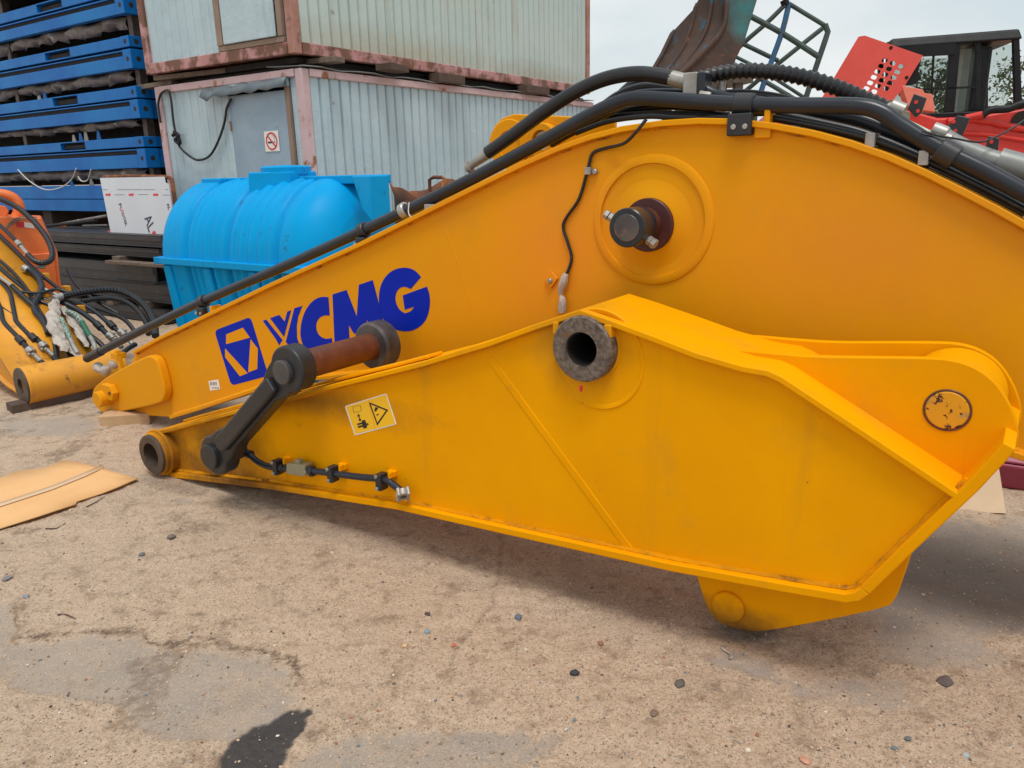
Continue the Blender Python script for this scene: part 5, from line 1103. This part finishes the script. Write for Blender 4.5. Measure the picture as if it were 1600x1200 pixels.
# plane of the top plate: hoses are laid on it
P0 = L2.wld((XR, re[0].y, re[0].z)); tv = (L2.wld((XR, re[3].y, re[3].z))-P0).normalized(); NT = L2.X.cross(tv).normalized()
if NT.z < 0: NT = -NT
def tp2(px, py, h=.03): return L2.loc(on_plane(px, py, P0+NT*h, NT))
def h2(pts, r, m, name, h=.04, ribs=None):
    P = catmull([tp2(p[0], p[1], p[2] if len(p) > 2 else h) for p in pts], 7)
    return (MB().rings(P, r, ribs[0], ribs[1], 10) if ribs else MB().tube(P, r, 12)).build(name, m, bm2)
h2([(-20, 349), (0, 368), (30, 397), (55, 422), (80, 442), (100, 457)], .017, 'pipe_grey', 'pipe')
h2([(-20, 333), (0, 352), (15, 366), (27, 378)], .017, 'pipe_grey', 'pipe', .1)
h2([(27, 378), (32, 384)], .026, 'fitting', 'coupling', .1); h2([(33, 385), (43, 397)], .018, 'fitting', 'ferrule', .1)
h2([(-25, 302), (0, 311), (20, 320), (39, 333), (60, 354), (75, 375), (82, 395), (79, 406), (69, 411), (55, 408), (43, 398)], .024, 'hose_black', 'hose_loop', .1, ribs=(.002, .02))
h2([(43, 421), (50, 424), (60, 434), (65, 449), (60, 464), (54, 475), (55, 486), (63, 496), (71, 508), (76, 521)], .026, 'pipe_grey', 'bent_pipe', .07)
h2([(37, 418), (44, 422)], .03, 'fitting', 'coupling', .07); h2([(56, 417), (71, 418)], .014, 'fitting', 'coupling', .05)
h2([(-15, 425), (0, 438), (12, 452), (17, 463), (23, 492), (27, 504), (48, 526)], .018, 'pipe_grey', 'pipe', .05)
h2([(-12, 455), (0, 481), (6, 503), (28, 527)], .018, 'pipe_grey', 'pipe', .05)
h2([(-10, 428), (4, 436), (18, 446)], .016, 'fitting', 'ferrule', .09); h2([(18, 446), (30, 457), (44, 470), (54, 478)], .020, 'hose_black', 'hose', .08, ribs=(.002, .016))
h2([(-10, 410), (20, 437), (45, 457), (68, 468), (95, 474)], .02, 'pipe_grey', 'pipe', .03)
for (x, y) in ((32, 532), (52, 528)): h2([(x-4, y-4), (x+4, y+4)], .029, 'black_paint', 'pipe_clamp', .05)
for (x, y) in ((48, 549), (68, 541)):
    h2([(x-12, y-13), (x-3, y-3)], .02, 'pipe_grey', 'pipe', .05); h2([(x-3, y-3), (x+3, y+3)], .034, 'fitting', 'split_flange', .06); h2([(x+4, y+4), (x+17, y+16)], .017, 'fitting', 'ferrule', .06)
    for dx, dy in ((-4, 0), (4, -3), (3, 5), (-3, 5)): q = tp2(x+dx, y+dy, .10); MB().disc(q, NT if False else (0, -.6, .8), .010, -.01, .012, 10).build('flange_bolt', 'fitting', bm2)
h2([(64, 565), (72, 573), (81, 574), (87, 566), (88, 550), (86, 536)], .02, 'hose_black', 'hose_end', .09)
h2([(84, 557), (89, 564), (95, 568), (106, 576), (120, 585), (135, 590), (152, 590)], .02, 'hose_black', 'ribbed_hose', .10, ribs=(.004, .022))
h2([(95, 464), (128, 457), (165, 453), (190, 456), (213, 467), (230, 483), (240, 503), (243, 525)], .029, 'hose_black', 'big_hose', .10, ribs=(.004, .028))
h2([(84, 468), (97, 463)], .034, 'fitting', 'coupling', .1); h2([(70, 452), (90, 461)], .016, 'fitting', 'ferrule', .06)
h2([(128, 471), (160, 466), (190, 469), (212, 482), (228, 504), (232, 522)], .021, 'hose_black', 'hose', .07, ribs=(.003, .022))
h2([(92, 470), (118, 482), (140, 497), (155, 510), (168, 523)], .022, 'pipe_grey', 'pipe', .05); h2([(128, 474), (150, 488), (172, 507), (188, 520)], .018, 'pipe_grey', 'pipe', .05)
for (x, y) in ((154, 509), (174, 508)): h2([(x-4, y-4), (x+4, y+4)], .03, 'black_paint', 'pipe_clamp', .05)
for (x, y) in ((174, 526), (192, 521)): 
    h2([(x-4, y-3), (x+4, y+4)], .034, 'fitting', 'split_flange', .05); h2([(x+4, y+4), (x+16, y+17)], .02, 'fitting', 'ferrule', .05)
    for dx, dy in ((-5, -2), (4, -5), (6, 3)): q = tp2(x+dx, y+dy, .09); MB().disc(q, (0, -.6, .8), .011, -.01, .012, 10).build('flange_bolt', 'fitting', bm2)
h2([(95, 498), (102, 512), (110, 530)], .021, 'braid', 'braided_hose', .14); h2([(110, 530), (116, 543), (122, 552)], .019, 'fitting', 'ferrule', .14); h2([(104, 486), (118, 492), (129, 504)], .021, 'braid', 'braided_hose', .14); h2([(128, 503), (136, 518), (141, 526)], .021, 'hose_green', 'hose_sleeve', .14); h2([(141, 526), (147, 538), (150, 550)], .018, 'fitting', 'ferrule', .14)
h2([(142, 525), (155, 535), (168, 548), (180, 556)], .018, 'hose_black', 'ribbed_hose', .06, ribs=(.003, .018))
h2([(186, 556), (200, 545), (212, 538)], .02, 'hose_black', 'hose', .05)
h2([(-15, 395), (15, 420), (38, 446), (52, 470), (66, 492), (80, 515)], .014, 'hose_black', 'hose', .06)
h2([(-12, 470), (10, 486), (34, 500), (60, 512), (86, 520)], .013, 'hose_black', 'hose', .03)
h2([(60, 470), (85, 480), (110, 496), (128, 516), (140, 540)], .016, 'hose_black', 'hose', .05)
h2([(100, 470), (135, 478), (165, 486), (195, 500), (212, 520)], .016, 'hose_black', 'hose', .04, ribs=(.003, .018))
h2([(90, 535), (112, 555), (138, 568), (165, 570), (190, 560)], .014, 'hose_black', 'hose', .06)
h2([(30, 455), (60, 458), (90, 452), (118, 462)], .012, 'hose_black', 'hose', .09)
h2([(105, 420), (120, 445), (150, 470), (185, 490)], .015, 'hose_black', 'hose', .02)
# plastic wrapping bunched round the hose ends
def wrap(pts, r, h, name='plastic_wrap'):
    P = catmull([tp2(x, y, h) for x, y in pts], 8); ng = 14; V = []; rn = random.Random(int(pts[0][0]))
    for i, p in enumerate(P):
        f = i/(len(P)-1); rr_ = r*(.55+.6*math.sin(math.pi*(f*.9+.05)))
        for k_ in range(ng):
            a_ = 2*math.pi*k_/ng; q_ = rr_*(1+.28*math.sin(a_*4+i*.8)+rn.uniform(-.14, .14)); V.append(p+Vector((q_*math.cos(a_), .3*q_*math.sin(a_), q_*math.sin(a_)*.7)))
    MB().add(V, [(i*ng+k_, i*ng+(k_+1) % ng, (i+1)*ng+(k_+1) % ng, (i+1)*ng+k_) for i in range(len(P)-1) for k_ in range(ng)]+[tuple(range(ng)), tuple((len(P)-1)*ng+k_ for k_ in range(ng-1, -1, -1))]).build(name, 'plastic_wrap', bm2, smooth=55)
wrap([(86, 470), (84, 485), (84, 505), (92, 530), (102, 545)], .042, .15); wrap([(98, 480), (112, 500), (124, 520), (136, 540)], .027, .10); wrap([(100, 525), (112, 545), (126, 560), (138, 570)], .022, .12)
h2([(62, 585), (95, 579), (130, 571)], .006, 'fitting', 'loose_rod', .03)
h2([(102, 545), (108, 560), (107, 576)], .008, 'hose_black', 'thin_hose', .08)
o = MB().box((-.08, -.07, 0), (.86, .07, .065)).build('timber_sleeper', 'wood_dark', None, .006); q = on_ground(22, 644); o.location = (q.x+.03, q.y+.05, 0); o.rotation_euler = (0, 0, math.radians(47)); tag(o, 'dark timber sleeper under the left boom tube', 'timber block')
# small yellow brackets on the boom edge
for (x, y) in ((70, 432), (103, 452), (125, 482)): q = tp2(x, y, .02); MB().box((q.x-.02, q.y-.04, q.z-.03), (q.x+.03, q.y+.04, q.z+.03)).build('bracket', YO, bm2, .004)

# ================================================================== orange attachment behind the left boom
dO = 7.5; pO = CAM+ray(40, 400)*dO; OF = Frame((pO.x, pO.y, 0), 30)
og = OF.root('orange_attachment', 'orange steel attachment with a lifting eye at the left edge', 'attachment')
face = [(-60, 338), (0, 338), (64, 340), (73, 362), (90, 396), (94, 436), (-60, 436)]
fp = [OF.y(x, y, 0) for x, y in face]; zl = .02
MB().prism([Vector((p.x, 0, p.z)) for p in fp[:5]]+[Vector((fp[5].x, 0, fp[5].z)), Vector((fp[5].x, 0, zl)), Vector((fp[6].x, 0, zl))], (0, .55, 0)).build('body', 'orange_paint', og, .015)
kz = OF.y(60, 396, 0); MB().prism([Vector((fp[0].x, -.0, kz.z)), Vector((fp[4].x-.03, 0, kz.z)), Vector((fp[5].x-.03, 0, fp[5].z)), Vector((fp[5].x-.03, 0, .1)), Vector((fp[0].x, 0, .1))], (0, -.03, 0)).build('front_plate', 'orange_paint', og, .01)
P = [OF.y(x, y, .15) for x, y in ((-30, 312), (-10, 304), (5, 304), (20, 309), (29, 320), (28, 335), (18, 350))]
MB().tube(catmull(P, 8), .05, 16).build('lifting_eye', 'orange_paint', og)
MB().prism([OF.y(x, y, .12) for x, y in ((-20, 318), (8, 322), (14, 330), (8, 342), (-20, 345))], (0, .1, 0)).build('eye_web', 'orange_paint', og, .01)
wpz = [OF.y(x, y, -.003) for x, y in ((25, 347), (37, 347), (38, 355), (26, 355))]; MB().prism(wpz, (0, -.001, 0)).build('red_sticker', 'print_red', og)
wpz = [OF.y(x, y, -.003) for x, y in ((37.5, 347), (52, 349), (54, 357), (38.5, 355))]; MB().prism(wpz, (0, -.001, 0)).build('white_sticker', 'decal_white', og)
for k_ in range(3): P = [OF.y(x, y+k_*2.5, -.03) for x, y in ((8, 362-k_*2), (12, 352), (22, 343), (38, 338), (58, 340))]; MB().tube(catmull(P, 6), .006, 6).build('rope', 'wood_weathered', og)

# ================================================================== rusty bucket and cage beyond the boom
dB = 8.6; pB = CAM+ray(1120, 80)*dB; KF = Frame((pB.x, pB.y, 0), 8)
kb = KF.root('excavator_bucket', 'rusty blue excavator bucket raised behind the boom crown', 'bucket')
k = lambda x, y, d_=0.0: KF.y(x, y, d_)
sidep = [(1128, -50), (1192, -40), (1183, 0), (1175, 26), (1163, 66), (1152, 88), (1146, 100), (1112, 114), (1062, 117), (1086, 94), (1124, 52), (1138, 18)]
tc1 = k(1166, 12); tc2 = k(1158, 45)
mat('bucket_side', (.055, .038, .032, 1), .75, .1, var=(.10, .05, .035, 1), vscale=5, patch=[((.04, .17, .18, 1), tuple(tc1), (.30, .5, .32), 1.0), ((.05, .19, .20, 1), tuple(tc2), (.13, .5, .16), .9)], spots=[((.02, .16, .40, 1), 8, .63, .66), ((.16, .075, .045, 1), 12, .58, .66)], bump=(30, .5, .005))
MB().prism([k(x, y, 0) for x, y in sidep], (0, .05, 0)).build('side_plate', 'bucket_side', kb, .006)
rib = [[(1128, -60), (1136, 8), (1128, 50), (1088, 94), (1062, 117)], [(1112, -40), (1110, 10), (1098, 55), (1074, 95), (1054, 116)], [(1086, 14), (1078, 45), (1066, 76), (1050, 100), (1040, 113)], [(1049, 54), (1040, 72), (1032, 88), (1024, 102), (1017, 114)]]
RC = [catmull([k(x, y, d_) for x, y in pts], 6) for pts, d_ in zip(rib, (0, .22, .46, .7))]; n_ = len(RC[0])
V = [q for rc_ in RC for q in rc_]
o = MB().add(V, [(j*n_+i, j*n_+i+1, (j+1)*n_+i+1, (j+1)*n_+i) for j in range(3) for i in range(n_-1)]).build('shell', 'bucket_rust', kb, smooth=50); sd_ = o.modifiers.new('thick', 'SOLIDIFY'); sd_.thickness = .03; sd_.offset = 0
for j in range(4):
    A = RC[j]; Bn = RC[j-1] if j else RC[1]; f = .16 if j else .10
    P = [a_.lerp(b_, f)+Vector((-.01, -.03, 0)) for a_, b_ in zip(A, Bn)]; Q = [a_+Vector((-.01, -.03, 0)) for a_ in A]
    o = MB().add(P+Q, [(i, i+1, n_+i+1, n_+i) for i in range(n_-1)]).build('wear_strip', 'bucket_rust', kb); sd_ = o.modifiers.new('thick', 'SOLIDIFY'); sd_.thickness = .05; sd_.offset = 0
# bottom plate and the post it rests on
P = [k(1142, 103, 0), k(1062, 117, 0), k(1014, 122, .55), k(1100, 108, .55)]
MB().prism(P, (0, 0, -.03)).build('floor_plate', 'bucket_rust', kb)
zb_ = min(p.z for p in P)-.03
q0 = k(1062, 117, .1); q1 = k(1140, 110, .3)
tr_ = KF.root('steel_trestle', 'dark steel trestle carrying the rusty bucket behind the boom', 'trestle')
for x in (q0.x, q1.x):
    for y in (.05, .5): MB().bar((x, y, 0), (x, y, zb_-.06), .09, .09, (0, 1, 0)).build('leg', 'dark_steel_ring', tr_)
MB().box((q0.x-.15, -.02, zb_-.06), (q1.x+.15, .58, zb_-.002)).build('deck', 'dark_steel_ring', tr_)
# cage
dC = 9.4; pC = CAM+ray(1225, 80)*dC; GF = Frame((pC.x, pC.y, 0), -12)
cg = GF.root('work_cage', 'green and blue tube cage standing right of the rusty bucket', 'cage')
c = lambda x, y, d_=0.0: GF.y(x, y, d_)
def ctube(pts, r, m, d_=0.): MB().tube(resample(catmull([c(x, y, d_) for x, y in pts], 6), .1), r, 10).build('tube', m, cg)
ctube([(1233, 6), (1289, 40)], .026, 'cage_green'); ctube([(1289, 38), (1294, 44), (1292, 55), (1275, 105), (1257, 160), (1240, 215)], .034, 'cage_green')
ctube([(1233, 4), (1222, 50), (1201, 108), (1180, 170)], .034, 'cage_blue'); ctube([(1172, 25), (1222, 52), (1278, 88)], .034, 'cage_green'); ctube([(1228, 6), (1200, 34), (1163, 66), (1140, 90)], .03, 'cage_green', .3)
ctube([(1288, 42), (1250, 72), (1208, 106), (1165, 142)], .03, 'cage_green', .3); ctube([(1160, 68), (1216, 95)], .028, 'cage_green', .3); ctube([(1148, 88), (1190, 110), (1256, 152)], .022, 'cage_green', .3); ctube([(1142, 98), (1200, 130), (1250, 160)], .028, 'cage_green')
ctube([(1172, 25), (1150, 80), (1128, 150)], .03, 'cage_green'); ctube([(1225, 0), (1228, 8)], .05, 'cab_black')
zc0 = c(1128, 150).z; 
for x, y in ((1240, 215), (1180, 170), (1128, 150)): q = c(x, y); MB().bar((q.x, 0, q.z+.05), (q.x, 0, 0), .06, .06, (0, 1, 0)).build('leg', 'cage_green', cg)
for x, y in ((1240, 215), (1128, 150)): q = c(x, y); MB().bar((q.x, .9, q.z+.6), (q.x, .9, 0), .06, .06, (0, 1, 0)).build('leg', 'cage_green', cg); MB().bar((q.x, 0, q.z), (q.x, .9, q.z), .05, .05).build('tube', 'cage_green', cg)

# ================================================================== red excavator at the right
dE = 10.6; pE = CAM+ray(1480, 170)*dE; EF = Frame((pE.x, pE.y, 0), -14)
ev = EF.root('red_excavator', 'red excavator with a black cab standing behind the boom at right', 'excavator')
e = lambda x, y, d_=0.0: EF.y(x, y, d_)
xl, xr = e(1384, 100).x, e(1592, 100).x; zt0 = e(1480, 53).z; zbt = e(1470, 176).z; CDp = 1.25
MB().hexa([(xl-.02, -.03, e(1400, 75).z), (xr, -.03, e(1580, 62).z), (xr, CDp, e(1580, 62).z), (xl-.02, CDp, e(1400, 75).z), (xl+.05, .03, e(1390, 60).z), (xr-.04, .03, e(1560, 46).z), (xr-.04, CDp-.05, e(1560, 46).z), (xl+.05, CDp-.05, e(1390, 60).z)]).build('cab_roof', 'cab_black', ev, .03, seg=3)
def post(px0, px1, pxb0, pxb1, y=0.0, th=.08, name='cab_post'):
    za, zb = e(1480, 60).z, zbt
    a_, b_, c_, d_ = e(px0, 62).x, e(px1, 62).x, e(pxb0, 172).x, e(pxb1, 172).x
    MB().hexa([(c_, y, zb), (d_, y, zb), (d_, y+th, zb), (c_, y+th, zb), (a_, y, za), (b_, y, za), (b_, y+th, za), (a_, y+th, za)]).build(name, 'cab_black', ev, .012)
post(1486, 1502, 1476, 1492); post(1582, 1592, 1586, 1598); post(1386, 1396, 1384, 1394); post(1459, 1463, 1454, 1457, .02, .03, 'window_bar')
post(1526, 1534, 1524, 1532, .03, .04, 'window_bar')
for x0_, x1_ in ((1400, 1410), (1578, 1590)): post(x0_, x1_, x0_, x1_, CDp-.1)
MB().box((e(1396, 100).x, -.02, e(1440, 88).z), (e(1490, 100).x, .05, e(1440, 70).z)).build('window_header', 'cab_black', ev)
MB().box((e(1400, 140).x, .0, e(1440, 141).z), (e(1528, 140).x, .03, e(1440, 138).z)).build('window_bar', 'cab_black', ev)
MB().box((xl, -.04, zbt-.12), (xr+.05, CDp, zbt)).build('cab_sill', 'cab_black', ev, .02)
MB().box((e(1534, 100).x, .32, zbt), (e(1562, 100).x, .8, e(1550, 66).z)).build('seat', 'cab_black', ev, .05, seg=3)
for (a0, a1) in ((1396, 1484), (1503, 1582)): MB().box((e(a0, 120).x, .035, zbt), (e(a1, 120).x, .041, e(1480, 74).z)).build('window_pane', 'glass', ev)
MB().box((e(1410, 120).x, CDp-.06, zbt), (e(1578, 120).x, CDp-.054, e(1480, 74).z)).build('window_pane', 'glass', ev)
MB().box((e(1501, 120).x, .3, zbt+.02), (e(1524, 120).x, .31, e(1480, 74).z)).build('window_pale_panel', mat('panel_pale', (.50, .54, .50, 1), .7, var=(.40, .44, .41, 1), vscale=8), ev)  # pale panel added behind the door glass for its whitish look
# bodywork
body = [(1195, 178), (1250, 168), (1330, 160), (1400, 166), (1466, 184), (1520, 182), (1600, 170), (1700, 166)]
bpz = [e(x, y, -.25) for x, y in body]
MB().prism([Vector((p.x, -.25, p.z)) for p in bpz]+[Vector((bpz[-1].x, -.25, 1.0)), Vector((bpz[0].x, -.25, 1.0))], (0, 2.2, 0)).build('bodywork', 'red_paint', ev, .04, seg=3)
P = catmull([e(x, y, -.27) for x, y in ((1480, 190), (1520, 187), (1560, 193), (1600, 202), (1660, 206))], 6); MB().tube(P, .05, 10, rfun=lambda t: .045+.008*math.sin(t*40)).build('body_lip', 'red_paint', ev)
P = catmull([e(x, y, -.27) for x, y in ((1480, 208), (1540, 210), (1600, 219), (1660, 224))], 6); MB().tube(P, .03, 10).build('body_lip', 'red_paint', ev)
P = [e(x, y, -.29) for x, y in ((1455, 231), (1520, 236), (1600, 243), (1700, 250), (1700, 256), (1600, 248), (1520, 241), (1455, 236))]; MB().prism(P, (0, .03, 0)).build('cream_stripe', 'plank_pale', ev)
P = catmull([e(x, y, -.36) for x, y in ((1535, 180), (1548, 172), (1575, 170), (1600, 162), (1650, 160))], 6); MB().tube(P, .05, 12).build('hydraulic_pipe', 'cab_black', ev)
P = [e(1508, 184, -.36), e(1540, 177, -.36)]; MB().tube(P, .04, 10).build('red_rod', 'red_paint', ev)
q = e(1598, 190, -.26); MB().disc((q.x, -.252, q.z), (0, -1, 0), .14, 0, .02, 30).build('opening', 'dark_hole', ev)
MB().box((bpz[0].x+.3, -.1, .9), (bpz[-1].x-.1, 1.9, 1.02)).build('turntable_deck', 'cab_black', ev)
MB().box((bpz[0].x+1.2, .5, .6), (bpz[-1].x-1.2, 1.4, .92)).build('slew_ring', 'cab_black', ev)
for y in (-.5, 1.7): MB().prism([(bpz[0].x+a_, y, c_) for a_, c_ in ((.3, .45), (.6, .1), (.9, .0), (3.8, .0), (4.1, .1), (4.3, .45), (4.1, .75), (3.8, .85), (.9, .85), (.5, .75))], (0, .5, 0)).build('track', 'cab_black', ev, .04)
# loose perforated red panel standing in front of the cab
PF = Frame(EF.wld((e(1350, 120, -.7).x, -.7, 0)), -14); pn = PF.root('perforated_sheet', 'tilted red sheet metal panel with three rows of square holes', 'panel')
pq = lambda x, y, d_=0.0: PF.y(x, y, d_)
zA = lambda x, y: (1250+x*.21875, y*.21875)
holes = []
for (xa, ya, xb_, yb2, nH) in ((605, 432, 475, 632, 6), (662, 452, 530, 655, 6), (722, 475, 615, 632, 5)):
    for i in range(nH): f = i/(nH-1); holes.append(zA(xa+(xb_-xa)*f, ya+(yb2-ya)*f))
outline = [zA(x, y) for x, y in ((418, 262), (462, 255), (878, 398), (740, 625), (600, 790), (420, 830), (60, 860))]
bmh = bmesh.new(); 
def addloop(pts): 
    vs = [bmh.verts.new(p) for p in pts]; return [bmh.edges.new((vs[i], vs[(i+1) % len(vs)])) for i in range(len(vs))]
ed = addloop([pq(x, y) for x, y in outline])
du = Vector((-.545, .838))
dv2 = Vector((.95, .33))
for (hx, hy) in holes:
    pts = []
    for t_ in range(12):
        a_ = 2*math.pi*t_/12; ca, sa = math.cos(a_), math.sin(a_); rr_ = 1/(abs(ca)**4+abs(sa)**4)**.25
        pts.append(pq(hx+(dv2.x*ca*4.4+du.x*sa*3.8)*rr_, hy+(dv2.y*ca*4.4+du.y*sa*3.8)*rr_))
    ed += addloop(pts)
bmesh.ops.triangle_fill(bmh, use_beauty=True, edges=ed)
me = bpy.data.meshes.new('sheet'); bmh.to_mesh(me); bmh.free(); me.materials.append(MATS['red_faded']); o = bpy.data.objects.new('sheet', me); COL.objects.link(o); o.parent = pn; sd_ = o.modifiers.new('thick', 'SOLIDIFY'); sd_.thickness = .025; sd_.offset = 0
for (x, y) in ((648, 342), (760, 555)): q = pq(*zA(x, y)); MB().disc((q.x, -.013, q.z), (0, -1, 0), .022, 0, .006, 16).build('bolt', 'cab_black', pn)
MB().prism([pq(*zA(x, y), -.02) for x, y in ((725, 610), (880, 640), (890, 665), (945, 672), (968, 800), (780, 780))], (0, .25, 0)).build('end_box', 'salmon', pn, .008)
MB().prism([pq(*zA(x, y), .05) for x, y in ((870, 420), (845, 510), (870, 560), (800, 610), (745, 610))], (0, .02, 0)).build('torn_edge', 'cab_black', pn)
q0, q1 = pq(*zA(120, 830), .03), pq(*zA(580, 790), .03)
for q in (q0, q1): MB().bar((q.x, .06, 0), (q.x, .06, q.z), .06, .06, (0, 1, 0)).build('leg', 'red_paint', pn)
# ================================================================== trees far behind the cab
def tree(px, py_top, dist, hh, spread, label, seed):
    rn = random.Random(seed); d_ = ray(px, 250); d_.z = 0; d_.normalize(); base = Vector((CAM.x, CAM.y, 0))+d_*dist
    fr = Frame(base, rn.uniform(0, 90)); rt = fr.root('tree', label, 'tree', 'trees beyond the yard')
    m = MB(); tips = []
    m.tube(catmull([(0, 0, 0), (.1, .05, hh*.3), (.0, .15, hh*.6), (.1, .1, hh*.92)], 5), .2, 8, rfun=lambda t: .16*(1-.85*t)*hh/7)
    for i in range(26):
        z = hh*(.25+.68*rn.random()); a_ = rn.uniform(0, 6.28); L_ = spread*(1.05-.6*z/hh)*rn.uniform(.6, 1.1); p0 = Vector((.05, .1, z)); p2 = p0+Vector((math.cos(a_)*L_, math.sin(a_)*L_, L_*rn.uniform(.2, .7))); p1 = p0.lerp(p2, .5)+Vector((0, 0, .1*L_))
        m.tube(catmull([p0, p1, p2], 4), .03, 5, rfun=lambda t: .035*(1-.8*t)); tips += [p1, p2, p1.lerp(p2, .5), p0.lerp(p1, .7)]
    m.build('trunk', 'bark', rt)
    V, F_ = [], []
    for tpp in tips:
        for _ in range(18):
            r_ = min(.6, abs(rn.gauss(0, .34))); a_, b_ = rn.uniform(0, 6.28), rn.uniform(-1.57, 1.57); c_ = tpp+Vector((math.cos(a_)*math.cos(b_), math.sin(a_)*math.cos(b_), math.sin(b_)))*r_
            s_ = rn.uniform(.04, .09); u_ = Vector((rn.gauss(0, 1), rn.gauss(0, 1), rn.gauss(0, 1))).normalized(); w_ = u_.cross(Vector((rn.gauss(0, 1), rn.gauss(0, 1), rn.gauss(0, 1)))).normalized(); k_ = len(V)
            V += [c_-u_*s_, c_+w_*s_*.5, c_+u_*s_, c_-w_*s_*.5]; F_.append((k_, k_+1, k_+2, k_+3))
    MB().add(V, F_).build('crown', 'leaf', rt, smooth=0, fix=False, kind='stuff')
tree(1452, 80, 26, 4.0, 1.2, 'leafy tree seen through the rear cab window', 3)
tree(1580, 60, 28, 4.4, 1.2, 'sparse tree seen through the front cab window', 9)
tree(1476, 110, 33, 3.9, 1.1, 'smaller tree seen through the cab beside the window bar', 12)
# ================================================================== odds at the lower right
WF = Frame(on_ground(1540, 802), -20)
P = [(1494, 800), (1572, 802), (1556, 700), (1530, 690)]
o = MB().prism([WF.y(x, y, yy_) for (x, y), yy_ in zip(P, (0, 0, .18, .18))], (0, .02, .0)).build('plywood_offcut', 'plank_pale', None); o.location = WF.O; o.rotation_euler = (0, 0, WF.a); tag(o, 'pale plywood offcut propped behind the arm at lower right', 'plywood')
q = on_ground(1580, 783); MF = Frame((q.x+.1, q.y+.12, 0), -32); mb_ = MF.root('maroon_base', 'maroon painted steel base under the boom at the right edge', 'steel base')
MB().hexa([(-.14, 0, 0), (1.2, 0, 0), (1.2, .5, 0), (-.14, .5, 0), (-.18, -.03, .14), (1.2, -.03, .14), (1.2, .5, .14), (-.18, .5, .14)]).build('foot', 'maroon', mb_, .02, seg=3)
MB().hexa([(-.18, -.03, .141), (1.2, -.03, .141), (1.2, .5, .141), (-.18, .5, .141), (-.10, .05, .22), (1.2, .05, .22), (1.2, .45, .22), (-.10, .45, .22)]).build('top', 'maroon', mb_, .02, seg=3)
